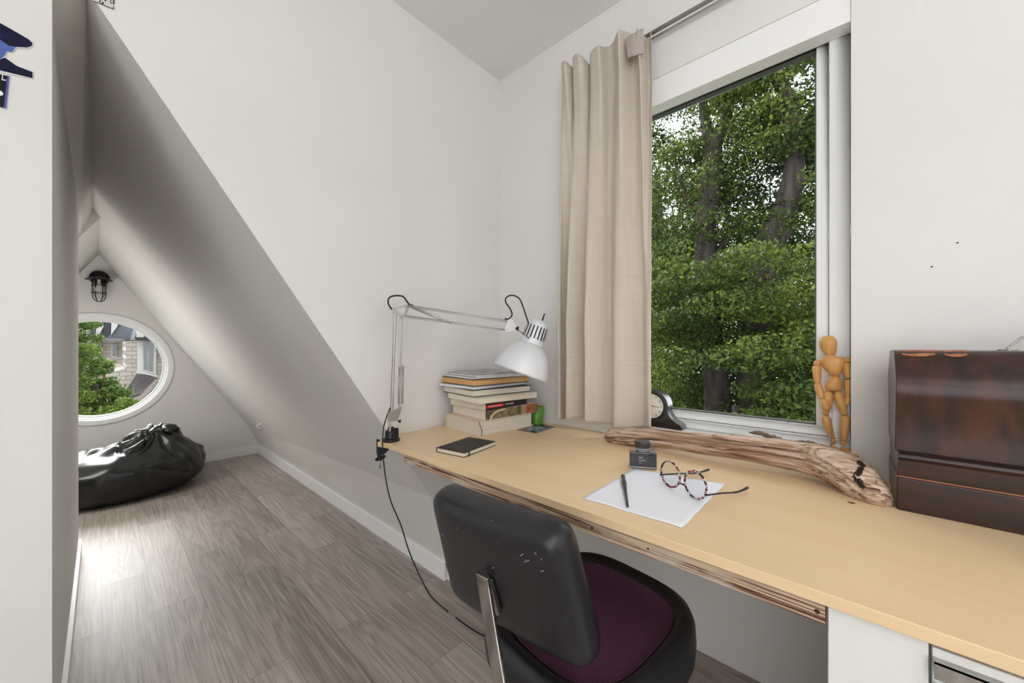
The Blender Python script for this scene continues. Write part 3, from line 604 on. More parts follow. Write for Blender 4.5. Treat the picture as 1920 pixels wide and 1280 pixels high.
def log_mat():
    m = bpy.data.materials.new('weathered_driftwood'); m.use_nodes = True; nt = m.node_tree; N = nt.nodes; L = nt.links; b = N['Principled BSDF']
    tc = N.new('ShaderNodeTexCoord'); mp = N.new('ShaderNodeMapping'); mp.inputs['Scale'].default_value = (120, 5, 120); mp.inputs['Rotation'].default_value = (math.radians(-5), 0, 0); L.new(tc.outputs['Object'], mp.inputs[0])
    n1 = N.new('ShaderNodeTexNoise'); n1.inputs['Scale'].default_value = 1; n1.inputs['Detail'].default_value = 8; n1.inputs['Distortion'].default_value = .7; L.new(mp.outputs[0], n1.inputs['Vector'])
    m2 = N.new('ShaderNodeMapping'); m2.inputs['Scale'].default_value = (22, 5, 22); L.new(tc.outputs['Object'], m2.inputs[0])
    n2 = N.new('ShaderNodeTexNoise'); n2.inputs['Scale'].default_value = 1; n2.inputs['Detail'].default_value = 8; L.new(m2.outputs[0], n2.inputs['Vector'])
    r1 = N.new('ShaderNodeValToRGB'); e = r1.color_ramp.elements; e[0].position = .30; e[0].color = lin((84, 64, 50)); e[1].position = .56; e[1].color = lin((226, 208, 192)); k = e.new(.42); k.color = lin((176, 148, 126)); L.new(n1.outputs['Fac'], r1.inputs[0])
    r2 = N.new('ShaderNodeValToRGB'); e = r2.color_ramp.elements; e[0].position = .40; e[0].color = lin((186, 152, 128)); e[1].position = .56; e[1].color = lin((244, 236, 228)); L.new(n2.outputs['Fac'], r2.inputs[0])
    mx = N.new('ShaderNodeMix'); mx.data_type = 'RGBA'; mx.blend_type = 'MULTIPLY'; mx.inputs['Factor'].default_value = .8; L.new(r1.outputs[0], mx.inputs['A']); L.new(r2.outputs[0], mx.inputs['B']); L.new(mx.outputs['Result'], b.inputs['Base Color'])
    b.inputs['Roughness'].default_value = .8; b.inputs['Specular IOR Level'].default_value = .25
    bn = N.new('ShaderNodeBump'); bn.inputs['Strength'].default_value = .7; bn.inputs['Distance'].default_value = .003; L.new(n1.outputs['Fac'], bn.inputs['Height']); L.new(bn.outputs[0], b.inputs['Normal'])
    return m
M['log'] = log_mat()
log = tag(b.build('driftwood_log', M['log'], smooth=True), 'long weathered driftwood branch with split left end lying along the window ledge', 'driftwood')
# dark rotten knot near the thick end and a bark flake on top
def blob(name, pts, m, parent, seed, r=.008, flat=.5):
    pth = bez(pts, 10); n = 20; b = MB(); rings = []
    for i, p in enumerate(pth):
        f = i/(len(pth)-1); e_ = min(1, 6*f, 6*(1-f))**.5
        tt = (pth[min(i+1, len(pth)-1)]-pth[max(i-1, 0)]).normalized(); up = Vector((0, 0, 1)); up = (up-tt*up.dot(tt)).normalized(); sd = tt.cross(up); rg = []
        for j in range(n):
            a = 2*PI*j/n; q = Vector((i*.45+seed, math.cos(a)*1.4, math.sin(a)*1.4))
            R = r*e_*(.75+1.1*abs(noise.noise(q))+.5*noise.noise(q*3.1)); rg.append(b.b.verts.new(p+(up*math.cos(a)*flat+sd*math.sin(a))*R+tt*r*.5*noise.noise(q*2)))
        rings.append(rg)
    for a_, c_ in zip(rings, rings[1:]):
        for j in range(n): b.b.faces.new((a_[j], a_[(j+1) % n], c_[(j+1) % n], c_[j]))
    b.b.faces.new(rings[0][::-1]); b.b.faces.new(rings[-1]); return b.build(name, m, parent, smooth=True)
kp = []
for (x, y) in ((1606, 864), (1615, 872), (1610, 885), (1604, 893), (1614, 905), (1622, 918)):
    q = onx(x, y, LX-.07); k = min(range(tot), key=lambda i: (path[i]-q).length); dirn = (O-path[k]).normalized(); off = q-path[k]
    # surface of the log facing the room
    off -= ray(x, y).normalized()*off.dot(ray(x, y).normalized()); rr_ = max(rads[k]**2-off.length_squared, 0)**.5
    kp.append(path[k]+off-ray(x, y).normalized()*rr_*.90)
blob('rotten_knot', kp, mat('charred_wood', (40, 30, 24), .9), log, 100, .0075, .8)
kp = [onx(x, y, LX+.035) for (x, y) in ((1405, 811), (1425, 812), (1450, 820), (1480, 829), (1510, 830), (1540, 836), (1556, 840))]
blob('bark_flake', kp, mat('grey_bark', (120, 104, 92), .9), log, 300, .012, .45)
# ------------------------------------------------------------------ things on the window ledge
MBf = MB().box((XB-.0, WY0+.002, LZ-.02), (XB+.10, WY1-.002, LZ))
# paper under the curtain
cs = [onz(1112, 797, DZ+.001), onz(1156, 812, DZ+.001), onz(1185, 806, DZ+.001), onz(1150, 790, DZ+.001)]
cs = [Vector((1.395, .70, DZ)), Vector((1.385, .60, DZ)), Vector((1.475, .59, DZ)), Vector((1.475, .70, DZ))]
tag(MB().prism([onz(1108, 794, DZ), onz(1157, 811, DZ), Vector((1.48, .62, DZ)), Vector((1.48, .82, DZ))], (0, 0, .012)).build('envelope', M['paper'], bevel=.002), 'white paper packet poking out from under the curtain', 'paper')
# loose wire
tag(MB().tube(bez([Vector((1.55, .33, LZ+.0015)), Vector((1.52, .29, LZ+.002)), Vector((1.50, .25, LZ+.003)), Vector((1.495, .22, LZ+.012))], 6), .0012, 6).build('wire', mat('grey_wire', (150, 146, 140), .4), smooth=True), 'thin grey wire lying on the ledge behind the driftwood', 'wire')
# mantel clock
CX = 1.492; dr = onx(1245.6, 765, CX); cyr = .052; cy = dr.y+cyr; czc = .888
t = thing('mantel_clock', (CX+.03, cy, LZ), 'black tambour mantel clock with cream dial half hidden by the curtain', 'clock')
pr = [(.0, .064)]
def clock_prof(s):
    R = .066; out = []
    for i in range(13):
        a = PI/2-(PI/2+.22)*i/12; out.append((R*math.cos(a), czc+R*math.sin(a)))
    x0, z0_ = out[-1]
    out += [(x0+.006, z0_-.016), (x0+.017, z0_-.030), (x0+.032, z0_-.041), (x0+.045, z0_-.047), (x0+.052, z0_-.053), (x0+.054, LZ)]
    return out
pf = clock_prof(1); full = [(-x, z_) for x, z_ in pf[::-1]]+pf[1:]
MB().prism([(CX, cy-x, z_) for x, z_ in full], (.055, 0, 0)).build('case', mat('black_satin_case', (40, 38, 38), .22, coat=1), t, bevel=.0025)
MB().lathe([(.0535, .0), (.0535, -.003), (.0505, -.005), (.049, -.003), (.049, 0)], (CX, cy, czc), (1, 0, 0), 48, cap=False).build('bezel', M['black'], t, smooth=True)
MB().lathe([(0, -.001), (.0495, -.001), (.0495, 0), (0, 0)], (CX, cy, czc), (1, 0, 0), 48, cap=False).build('dial', mat('cream_dial', (228, 224, 208), .5), t)
b = MB()
for h in range(12):
    a = 2*PI*h/12; d = Vector((0, -math.sin(a), math.cos(a))); sdv = Vector((0, math.cos(a), math.sin(a))); c = Vector((CX-.0015, cy, czc))
    for o_ in ([0], [-.0015, .0015], [-.003, 0, .003])[h % 3]:
        b.prism([c+d*.036+sdv*(o_-.0006), c+d*.036+sdv*(o_+.0006), c+d*.044+sdv*(o_+.0006), c+d*.044+sdv*(o_-.0006)], (-.0005, 0, 0))
b.build('numerals', M['black'], t)
c = Vector((CX-.0025, cy, czc)); b = MB(); b.prism([c+Vector((0, .002, .0015)), c+Vector((0, -.034, -.0025)), c+Vector((0, -.036, -.003)), c+Vector((0, .002, -.0018))], (-.0005, 0, 0)); b.prism([c+Vector((0, -.001, 0)), c+Vector((0, .001, 0)), c+Vector((0, .018, .020)), c+Vector((0, .017, .021))], (-.0006, 0, 0)); b.build('hands', M['black'], t)
# wooden mannequin
MX = 1.518
def mp_(x, y, dx=0): return onx(x, y, MX+dx)
t = thing('wooden_mannequin', (MX, .035, LZ), 'jointed wooden artist mannequin standing at the right end of the window ledge', 'mannequin')
def seg(name, pts, rr, fl=1.0, m='glove', n=16, par=None):
    path_ = bez(pts, 4); k = len(path_); R = []
    for i in range(k):
        f = i/4; a = int(min(f, len(rr)-2)); R.append((rr[a]*(1-(f-a))+rr[min(a+1, len(rr)-1)]*(f-a)))
    return MB().tube(path_, R, n).build(name, M[m], par or t, smooth=True)
s = 1/FPX*mp_(1560, 740).dot(Fv)   # metres per pixel there
seg('head', [mp_(1551.0, 629.5), mp_(1551.3, 632), mp_(1551.8, 639), mp_(1553, 648), mp_(1555.5, 658), mp_(1557, 664.5), mp_(1557.2, 665.5)], [3*s, 9*s, 13*s, 13*s, 10*s, 8*s, 5*s])
seg('neck', [mp_(1556.5, 664), mp_(1557, 671)], [6.5*s, 7*s])
# torso and pelvis as lofted ovals
def loft(name, secs, n=24, m='glove', par=None):
    b = MB(); rings = []
    for (x, y, hw, dp) in secs:
        hw *= 1.14 if name == 'torso' else 1.05; c = mp_(x, y); rings.append([b.b.verts.new(c+Vector((dp*s*math.sin(2*PI*i/n), -hw*s*math.cos(2*PI*i/n), 0))) for i in range(n)])
    for a_, c_ in zip(rings, rings[1:]):
        for i in range(n): b.b.faces.new((a_[i], a_[(i+1) % n], c_[(i+1) % n], c_[i]))
    b.b.faces.new(rings[0][::-1]); b.b.faces.new(rings[-1]); return b.build(name, M[m], par or t, smooth=True)
kf = (Vector((0, 1, 0)).dot(-Rv))   # foreshortening of the y direction in pixels
_r = lambda y: (Vector((MX, y, 0)).dot(Rv)/Vector((MX, y, 0)).dot(Fv))*FPX
kf = 1/(s*abs(_r(.03)-_r(.04))/.01)
loft('torso', [(1560, 667.5, 8*kf, 6), (1560, 669.5, 17*kf, 9), (1560.5, 674, 22*kf, 12), (1561, 682, 21*kf, 14), (1562, 690, 17*kf, 13), (1564, 698, 12*kf, 11), (1565, 703, 9*kf, 9), (1565, 704, 6*kf, 7)])
seg('waist_ball', [mp_(1565, 702), mp_(1565, 705), mp_(1565, 708)], [4*s, 7*s, 4*s])
loft('pelvis', [(1565, 705.5, 6*kf, 6), (1564.5, 707, 10*kf, 10), (1563.5, 714, 14*kf, 12), (1563, 722, 16*kf, 13), (1563, 729, 15.5*kf, 13), (1563, 731.5, 13*kf, 11)])
for (nm, a_, c_, r0, r1) in (('shoulder', (1525.5, 681), (1539, 680), 6, 5.5), ('shoulder', (1581.5, 675), (1595, 675), 5.5, 6)): seg(nm, [mp_(*a_), mp_((a_[0]+c_[0])/2, a_[1]), mp_(*c_)], [r0*.6*s, 6.5*s, r1*.6*s])
seg('upper_arm', [mp_(1531.5, 686), mp_(1531.5, 690), mp_(1532, 705), mp_(1533, 718)], [5*s, 7*s, 6.5*s, 4.5*s])
seg('forearm', [mp_(1532.5, 719), mp_(1534, 724, -.002), mp_(1538, 738, -.008), mp_(1542, 747, -.012)], [4.5*s, 6*s, 6*s, 4*s])
seg('hand', [mp_(1543, 748, -.014), mp_(1546, 755, -.018), mp_(1550, 765, -.018), mp_(1552, 770, -.016)], [4*s, 6.5*s, 6*s, 2.5*s])
seg('upper_arm', [mp_(1588, 680), mp_(1588, 684), mp_(1589, 698), mp_(1590, 709)], [5*s, 7*s, 6.5*s, 4.5*s])
seg('forearm', [mp_(1590, 711), mp_(1590.3, 714), mp_(1590.3, 730), mp_(1590, 741)], [4.5*s, 6.3*s, 5.5*s, 4*s])
seg('hand', [mp_(1590.5, 742), mp_(1590, 748, -.004), mp_(1588, 756, -.008), mp_(1587.5, 760, -.009)], [3.5*s, 4.5*s, 3.5*s, 1.5*s])
seg('hip_ball', [mp_(1554, 731), mp_(1554, 735), mp_(1553, 739)], [3*s, 6*s, 4*s]); seg('hip_ball', [mp_(1571, 731), mp_(1571, 735), mp_(1571.5, 739)], [3*s, 6*s, 4*s])
seg('thigh', [mp_(1553.5, 735), mp_(1552.5, 742, -.004), mp_(1550, 758, -.008), mp_(1547, 777, -.010)], [6*s, 8.5*s, 8*s, 5*s])
seg('shin', [mp_(1547, 779, -.010), mp_(1549, 787, -.008), mp_(1554, 804, -.002), mp_(1561, 823, .002)], [5*s, 7.5*s, 6.5*s, 4*s])
seg('thigh', [mp_(1571, 736), mp_(1572.5, 743), mp_(1578, 760), mp_(1583.5, 777)], [5.5*s, 8*s, 7.5*s, 5*s])
seg('shin', [mp_(1584, 779), mp_(1585, 787), mp_(1583.5, 806), mp_(1582, 826)], [5*s, 7.2*s, 6.5*s, 4*s])
def foot(p0, d, w_=.009, l_=.045):
    d = Vector(d).normalized(); sd = Vector((-d.y, d.x, 0)); b = MB(); rings = []
    for f, ww, hh in ((-.25, .6, .012), (-.1, .9, .017), (.2, 1, .016), (.55, 1.1, .010), (.85, .9, .006), (1, .4, .003)):
        c = p0+d*l_*f; c.z = LZ+.0005; rings.append([b.b.verts.new(c+sd*w_*ww*math.cos(PI*2*i/12)+Vector((0, 0, hh*(.5+.5*math.sin(PI*2*i/12))))) for i in range(12)])
    for a_, c_ in zip(rings, rings[1:]):
        for i in range(12): b.b.faces.new((a_[i], a_[(i+1) % 12], c_[(i+1) % 12], c_[i]))
    b.b.faces.new(rings[0][::-1]); b.b.faces.new(rings[-1]); b.build('foot', M['glove'], t, smooth=True)
foot(mp_(1562, 835), (-.8, -.6, 0)); foot(mp_(1583, 836), (-.55, -.5, 0), .009, .045)
seg('ankle_ball', [mp_(1561, 822), mp_(1561.5, 828), mp_(1562, 833)], [3*s, 4.5*s, 3*s]); seg('ankle_ball', [mp_(1582, 825), mp_(1582.5, 830), mp_(1583, 834)], [3*s, 4.5*s, 3*s])
b = MB(); p = mp_(1557, 840, -.012); b.tube([mp_(1562, 731, -.006), Vector((p.x, p.y, LZ))], .0016, 8); b.build('stand_rod', M['steel'], t, smooth=True)
# ------------------------------------------------------------------ sewing machine case
def caseM():
    m = mat('dark_varnished_wood', (72, 36, 22), .32, var=(30, 18, 14), scale=(26, 26, 9), detail=8, coat=.2, spec=.4, dist=.5, bump=.05, lo=.38, hi=.68)
    return m
M['case'] = caseM(); M['case2'] = mat('dark_varnished_wood_grain', (66, 34, 22), .32, var=(30, 18, 14), scale=(10, 5, 60), detail=8, coat=.2, spec=.4, lo=.35, hi=.75)
CX0, CX1, CY1, CY0 = 1.243, 1.478, -.078, -.60
t = thing('sewing_machine_case', (1.36, -.34, DZ), 'dark varnished wooden sewing machine case with domed lid at the right end of the desk', 'case')
MB().box((CX0, CY0, DZ), (CX1, CY1, .826), None).build('base', M['case2'], t, bevel=.003)
pf = [(CX0+.003, .831), (CX0+.003, .872), (CX0-.002, .878), (CX0+.003, .888)]
MB().prism([(CX0+.004, CY1-.002, .829), (CX0+.002, CY1-.002, .866), (CX0-.004, CY1-.002, .873), (CX0-.002, CY1-.002, .880), (CX0+.008, CY1-.002, .885), (CX1-.008, CY1-.002, .885), (CX1, CY1-.002, .878), (CX1-.003, CY1-.002, .829)], (0, CY0-CY1+.004, 0)).build('lid_moulding', M['case2'], t, bevel=.0015)
half = [(CX0+.014, .884), (CX0+.013, .92), (CX0+.010, .95), (CX0+.004, .985), (CX0-.003, 1.012), (CX0-.006, 1.03), (CX0-.003, 1.048), (CX0+.006, 1.064), (CX0+.020, 1.080), (CX0+.034, 1.094), (CX0+.045, 1.107), (CX0+.056, 1.116), (CX0+.068, 1.119)]
ctrx = (CX0+CX1)/2; prof_ = half+[(2*ctrx-x, z_) for x, z_ in half[::-1]]
MB().prism([(x, CY1+.002, z_) for x, z_ in prof_], (0, CY0-CY1-.004, 0)).build('lid', M['case'], t, bevel=.002)
MB().box((CX0+.0, CY1-.001, .826), (CX1, CY1-.0, .829)).box((CX0+.004, CY0+.002, .826), (CX1-.004, CY1-.002, .829)).build('seam', mat('brass_seam', (150, 96, 66), .35, .3), t)
b = MB()
for (q0, q1, hgt) in (((1692, 659), (1752, 663), .0), ((1772, 659), (1812, 663), 0)):
    y0 = onx(q0[0], 660, CX0+.05).y; y1 = onx(q1[0], 660, CX0+.05).y
    pts = [(CX0+.045, y0, 1.1078), (CX0+.042, y0*.7+y1*.3, 1.105), (CX0+.042, y0*.3+y1*.7, 1.105), (CX0+.045, y1, 1.1078), (CX0+.066, y1-.005, 1.1195), (CX0+.066, y0+.004, 1.1195)]
    b.prism(pts, (-.0005, 0, .0008))
b.build('worn_patch', mat('bare_wood_patch', (186, 124, 88), .7, var=(150, 92, 62), scale=(60, 60, 60)), t)
hx = ctrx; hy0 = onx(1892, 655, hx).y; z0_ = 1.119
t2 = MB(); t2.tube([(hx, hy0+.004, z0_), (hx, hy0+.002, z0_+.006), (hx, hy0-.016, z0_+.028), (hx, hy0-.026, z0_+.034), (hx, hy0-.10, z0_+.034), (hx, hy0-.11, z0_+.028), (hx, hy0-.128, z0_+.006), (hx, hy0-.130, z0_)], .0022, 8); hh = t2.build('handle', M['chrome'], t, smooth=True)
MB().tube([(hx, hy0-.022, z0_+.034), (hx, hy0-.03, z0_+.035), (hx, hy0-.096, z0_+.035), (hx, hy0-.104, z0_+.034)], [.004, .007, .007, .004], 12).build('grip', mat('dark_grip', (62, 46, 48), .35), hh, smooth=True)
for yb in (hy0+.002, hy0-.128): MB().lathe([(0, 0), (.016, 0), (.014, .003), (0, .003)], (hx, yb, z0_), (0, 0, 1), 20, cap=False).build('handle_plate', M['chrome'], t, smooth=True)
# wood chip by the case
p = onz(1595, 943, DZ)
tag(MB().prism([p+Vector((0, .006, 0)), p+Vector((-.004, -.004, 0)), p+Vector((.004, -.008, 0)), p+Vector((.004, .003, 0))], (0, 0, .002)).build('wood_chip', mat('brown_chip', (110, 78, 52), .8)), 'small brown wood chip on the desk between driftwood and case', 'wood chip')
# ------------------------------------------------------------------ curtain and rod
RXx = 1.405; RZ = onx(1210, 69, RXx).z; RXr = 1.440; RZr = onx(1210, 69, RXr).z
t = thing('curtain_rod', (RXx, .2, RZ), 'slim grey metal curtain rod above the window', 'rod')
MB().tube([(RXr, -.30, RZr), (RXr, .965, RZr)], .0075, 12).build('outer_tube', mat('grey_rod_metal', (150, 149, 146), .3, .8), t, smooth=True)
MB().tube([(RXr+.020, -.30, RZr-.006), (RXr+.020, .965, RZr-.006)], .0045, 10).build('inner_tube', mat('pale_rod_metal', (184, 182, 178), .3, .7), t, smooth=True)
for yb in (.945, -.305): MB().box((RXr-.01, yb, RZr-.02), (XB, yb+.01, RZr+.012)).build('bracket', M['steel'], t)
def linen():
    m = bpy.data.materials.new('beige_linen'); m.use_nodes = True; nt = m.node_tree; N = nt.nodes; L = nt.links; b = N['Principled BSDF']; out = N['Material Output']
    tc = N.new('ShaderNodeTexCoord'); col = []
    for sc_ in ((900, 900, 6), (6, 6, 900)):
        mp = N.new('ShaderNodeMapping'); mp.inputs['Scale'].default_value = sc_; L.new(tc.outputs['Object'], mp.inputs[0])
        n1 = N.new('ShaderNodeTexNoise'); n1.inputs['Scale'].default_value = .35; n1.inputs['Detail'].default_value = 3; L.new(mp.outputs[0], n1.inputs['Vector']); col.append(n1)
    a = N.new('ShaderNodeMath'); a.operation = 'ADD'; L.new(col[0].outputs['Fac'], a.inputs[0]); L.new(col[1].outputs['Fac'], a.inputs[1])
    r = N.new('ShaderNodeValToRGB'); e = r.color_ramp.elements; e[0].position = .35; e[0].color = lin((214, 202, 188)); e[1].position = 1.0; e[1].color = lin((236, 228, 217))
    hl = N.new('ShaderNodeMath'); hl.operation = 'MULTIPLY'; hl.inputs[1].default_value = .62; L.new(a.outputs[0], hl.inputs[0]); L.new(hl.outputs[0], r.inputs[0]); L.new(r.outputs[0], b.inputs['Base Color']); b.inputs['Roughness'].default_value = .9; b.inputs['Sheen Weight'].default_value = .2
    tr = N.new('ShaderNodeBsdfTranslucent'); L.new(r.outputs[0], tr.inputs[0]); mx = N.new('ShaderNodeMixShader'); mx.inputs[0].default_value = .25; L.new(b.outputs[0], mx.inputs[1]); L.new(tr.outputs[0], mx.inputs[2]); L.new(mx.outputs[0], out.inputs[0])
    return m
M['linen'] = linen()
YC0, YC1 = .560, .975    # right edge and left edge
# fold path at the top, in (y from the left edge, x offset); piecewise with pleats
def fold(u, zf):
    # u 0 (left) .. 1 (right); zf 0 bottom .. 1 top
    ph = u*5.6+.35*math.sin(u*5.0+.6)
    top = .031*math.sin(2*PI*ph+.4)+.007*math.sin(4*PI*ph)
    # lower down the pleats open into a few broad folds, tight at the left and wide at the right
    w_ = 4.2*(u**.62); bot = (.043-.028*u**2)*math.sin(2*PI*w_+2.6)+.006*math.sin(2*PI*w_*2.1+1)+.0025*math.sin(31*u+.5)
    k = max(0, (zf-.25)/.75)**1.2
    return top*k+bot*(1-k)
def cur(u, v):
    zf = v; y = YC1+(YC0-YC1)*u; 
    y += .010*math.sin(2*PI*(u*5.2)+1.9)*zf + .006*(1-zf)*math.sin(2*PI*u*3.1)
    if u < .03: y -= .012*(1-zf)
    y += (-.012*(1-zf) if u > .6 else 0)*(u-.6)
    zb = .800+.012*math.sin(u*7)+.012*u; zt = RZ+.052+.022*math.sin(2*PI*u*5.2+.6)*.5+.014*math.sin(u*12)
    if u > .88: zt -= (u-.88)*.45
    z_ = zb+(zt-zb)*v
    x = RXx+fold(u, zf)
    x += .004*noise.noise(Vector((u*6, v*9, 1)))
    d = abs(z_-RZ)
    x -= .012*max(0, (v-.9)/.1); x = min(x, XB-.012 if v < .85 else RXr-.010)
    return Vector((x, y, z_))
t = thing('curtain', (RXx, .77, .80), 'beige linen curtain bunched at the left side of the window', 'curtain')
MB().grid(cur, 220, 110).build('curtain_panel', M['linen'], t, smooth=True, solid=.0015)
# folded-back header tab at the right end
p00, p10, p11, p01 = onx(1172, 78, RXx-.022), onx(1207, 55, RXx-.022), onx(1208, 102, RXx-.022), onx(1178, 112, RXx-.022)
def tabf(u, v):
    p = p00.lerp(p10, u).lerp(p01.lerp(p11, u), v); return p+Vector((-.012*math.sin(PI*(u*.9+.05)), 0, .002*math.sin(9*u)))
MB().grid(tabf, 16, 12).build('header_tab', mat('grey_lining', (178, 168, 160), .8), t, smooth=True, solid=.002)
# ------------------------------------------------------------------ chair
t = thing('task_chair', (.78, .47, 0), 'black vinyl task chair with purple mesh seat pulled up to the desk', 'chair')
M['vinylb'] = mat('black_vinyl', (25, 25, 30), .38, bump=.05, bscale=(260, 260, 260), coat=.1)
M['scuff'] = mat('grey_scuff', (150, 150, 152), .7)
mm = bpy.data.materials.new('purple_mesh_fabric'); mm.use_nodes = True; N = mm.node_tree.nodes; L = mm.node_tree.links; pb = N['Principled BSDF']; pb.inputs['Roughness'].default_value = .85
tc = N.new('ShaderNodeTexCoord'); mp1 = N.new('ShaderNodeMapping'); mp1.inputs['Rotation'].default_value = (0, 0, .3); mp1.inputs['Scale'].default_value = (190, 190, 30); L.new(tc.outputs['Object'], mp1.inputs[0])
vo = N.new('ShaderNodeTexVoronoi'); vo.inputs['Scale'].default_value = 1; vo.inputs['Randomness'].default_value = .15; vo.voronoi_dimensions = '2D'; L.new(mp1.outputs[0], vo.inputs['Vector'])
cr = N.new('ShaderNodeValToRGB'); e = cr.color_ramp.elements; e[0].position = .15; e[0].color = lin((16, 10, 16)); e[1].position = .45; e[1].color = lin((92, 46, 76)); L.new(vo.outputs['Distance'], cr.inputs[0]); L.new(cr.outputs[0], pb.inputs['Base Color'])
bn = N.new('ShaderNodeBump'); bn.inputs['Strength'].default_value = .6; bn.inputs['Distance'].default_value = .002; L.new(vo.outputs['Distance'], bn.inputs['Height']); L.new(bn.outputs[0], pb.inputs['Normal']); M['mesh'] = mm
# seat: rounded slab, front (towards the desk) and sides raised
sa = math.radians(7); sX = Vector((math.cos(sa), -math.sin(sa)*-1*0+math.sin(sa)*0, 0)); sX = Vector((math.cos(-.12), math.sin(-.12), 0)); sY = Vector((-sX.y, sX.x, 0)); SC = Vector((.795, .470, .47))
def sp(a, r, hx, hy, z_, pw=3.2):
    c_, s_ = math.cos(a), math.sin(a); k = (abs(c_)**pw+abs(s_)**pw)**(-1/pw); return SC+sX*(c_*k*hx*r)+sY*(s_*k*hy*r)+Vector((0, 0, z_))
def edge(a):  # raised rim height by side: more at the front
    return .010*max(0, math.cos(a))+.008*abs(math.sin(a))**2
b = MB(); n = 96; rings = []
for r, dz in ((.90, -.085), (.97, -.078), (1.0, -.060), (1.01, -.03), (1.0, -.004), (.965, .016), (.90, .024), (.83, .016), (.79, .004)):
    rings.append([b.b.verts.new(sp(2*PI*i/n, r, .232, .205, dz+(edge(2*PI*i/n)*1.2 if dz > -.02 else 0))) for i in range(n)])
for a_, c_ in zip(rings, rings[1:]):
    for i in range(n): b.b.faces.new((a_[i], a_[(i+1) % n], c_[(i+1) % n], c_[i]))
b.b.faces.new(rings[0][::-1]); b.build('seat_border', M['vinylb'], t, smooth=True)
b = MB(); rings = []
for r in (1, .9, .75, .6, .45, .3, .15, .02):
    rings.append([b.b.verts.new(sp(2*PI*i/n, r*.80, .232, .205, -.006+.017*(r > .95)+edge(2*PI*i/n)*r**3)) for i in range(n)])
for a_, c_ in zip(rings, rings[1:]):
    for i in range(n): b.b.faces.new((a_[i], a_[(i+1) % n], c_[(i+1) % n], c_[i]))
b.b.faces.new(rings[-1]); b.build('seat_pad', M['mesh'], t, smooth=True)
MB().prism([SC+sX*x+sY*y+Vector((0, 0, -.10)) for x, y in ((-.17, -.14), (.17, -.14), (.17, .14), (-.17, .14))], (0, 0, .02)).build('seat_pan', M['blackmetal'], t, bevel=.006)
# backrest
TL, TR, BL, BR = onx(810, 917, .500), onx(1050, 1006, .500), onx(852, 1108, .585), onx(1117, 1262, .590)
bn_ = ((TR-TL).cross(BL-TL)).normalized()
if bn_.x > 0: bn_ = -bn_       # points back, to the viewer
def bp(a, b_, r=0):
    return None
ctr_ = (TL+TR+BL+BR)/4; hu = ((TR+BR)-(TL+BL))/4; hv = ((TL+TR)-(BL+BR))/4; sk = ((TR-TL)-(BR-BL))/4
b = MB(); n = 112; rings = []
for r, dd in ((.55, .026), (.80, .025), (.90, .022), (.95, .017), (.985, .008), (1.0, -.006), (1.0, -.022), (.975, -.038), (.90, -.048), (.5, -.054), (.02, -.055)):
    rg = []
    for i in range(n):
        a = 2*PI*i/n; a += .20*math.sin(4*a)*-1*-1 if False else -.17*math.sin(4*a)*-1; c_, s_ = math.cos(a), math.sin(a); pw = 12; k = (abs(c_)**pw+abs(s_)**pw)**(-1/pw); U, V = c_*k*r, s_*k*r
        curve = .006*(U*U)     # sides wrap forward
        lipb = .010*max(0, V-.55)/.45 if r > .85 else 0
        rg.append(b.b.verts.new(ctr_+hu*U+hv*V+sk*U*V+bn_*(dd-curve+.0)))
    rings.append(rg)
for a_, c_ in zip(rings, rings[1:]):
    for i in range(n): b.b.faces.new((a_[i], a_[(i+1) % n], c_[(i+1) % n], c_[i]))
b.b.faces.new(rings[0][::-1]); b.b.faces.new(rings[-1]); back = b.build('backrest', M['vinylb'], t, smooth=True)
def onback(x, y, off=.0265):
    r = ray(x, y); pl = ctr_+bn_*off; return O+r*((pl-O).dot(bn_)/r.dot(bn_))
b = MB()
for (x, y, l_, a) in ((978, 1040, 5, .6), (985, 1052, 4, 1.2), (1004, 1037, 3, 2.2), (990, 1051, 4, .3), (1017, 1070, 4, .2), (857, 990, 2, 0), (922, 975, 1.5, 0), (935, 1018, 1.2, 0), (830, 1002, 3, -.2), (1015, 1048, 3, .7), (925, 1064, 3, .1)):
    dx_, dy_ = math.cos(a)*l_, -math.sin(a)*l_; q = [onback(x-dx_, y-dy_), onback(x+dy_*.25, y-dx_*.25), onback(x+dx_, y+dy_), onback(x-dy_*.25, y+dx_*.25)]
    MB().prism(q, bn_*.0006).build('scuff_mark', M['scuff'], back)
# chrome bar up the back
wv = (TR-TL).normalized(); upb = ((TL+TR)-(BL+BR)).normalized()
c0 = onback(905, 1078, .040); 
barp = [c0, c0-upb*.02+bn_*.002, onx(921, 1180, .498), onx(937, 1280, .487), onx(944, 1330, .488), Vector((.53, .475, .385)), Vector((.62, .472, .372)), Vector((.78, .47, .368))]
c1 = onx(921, 1180, .498)
def strip(name, pts, w_, th, m, par):
    b = MB(); rings = []
    for i, p in enumerate(pts):
        tt = (pts[min(i+1, len(pts)-1)]-pts[max(i-1, 0)]).normalized(); nn = tt.cross(wv).normalized()
        rings.append([b.b.verts.new(p+wv*sx*w_/2+nn*sy*th/2) for sx, sy in ((-1, -1), (1, -1), (1, 1), (-1, 1))])
    for a_, c_ in zip(rings, rings[1:]):
        for i in range(4): b.b.faces.new((a_[i], a_[(i+1) % 4], c_[(i+1) % 4], c_[i]))
    b.b.faces.new(rings[0][::-1]); b.b.faces.new(rings[-1]); return b.build(name, m, par, bevel=.002)
strip('back_bar', bez(barp, 5), .033, .008, M['chrome'], t)
cc = onback(925, 1110, .032)
b = MB(); q0 = onback(917, 1080, .027); q1 = onback(936, 1143, .027)
b.prism([q0-wv*.006, q0+wv*.012, q1+wv*.010, q1-wv*.008], bn_*.012); b.build('back_bracket', M['chrome'], t, bevel=.002)
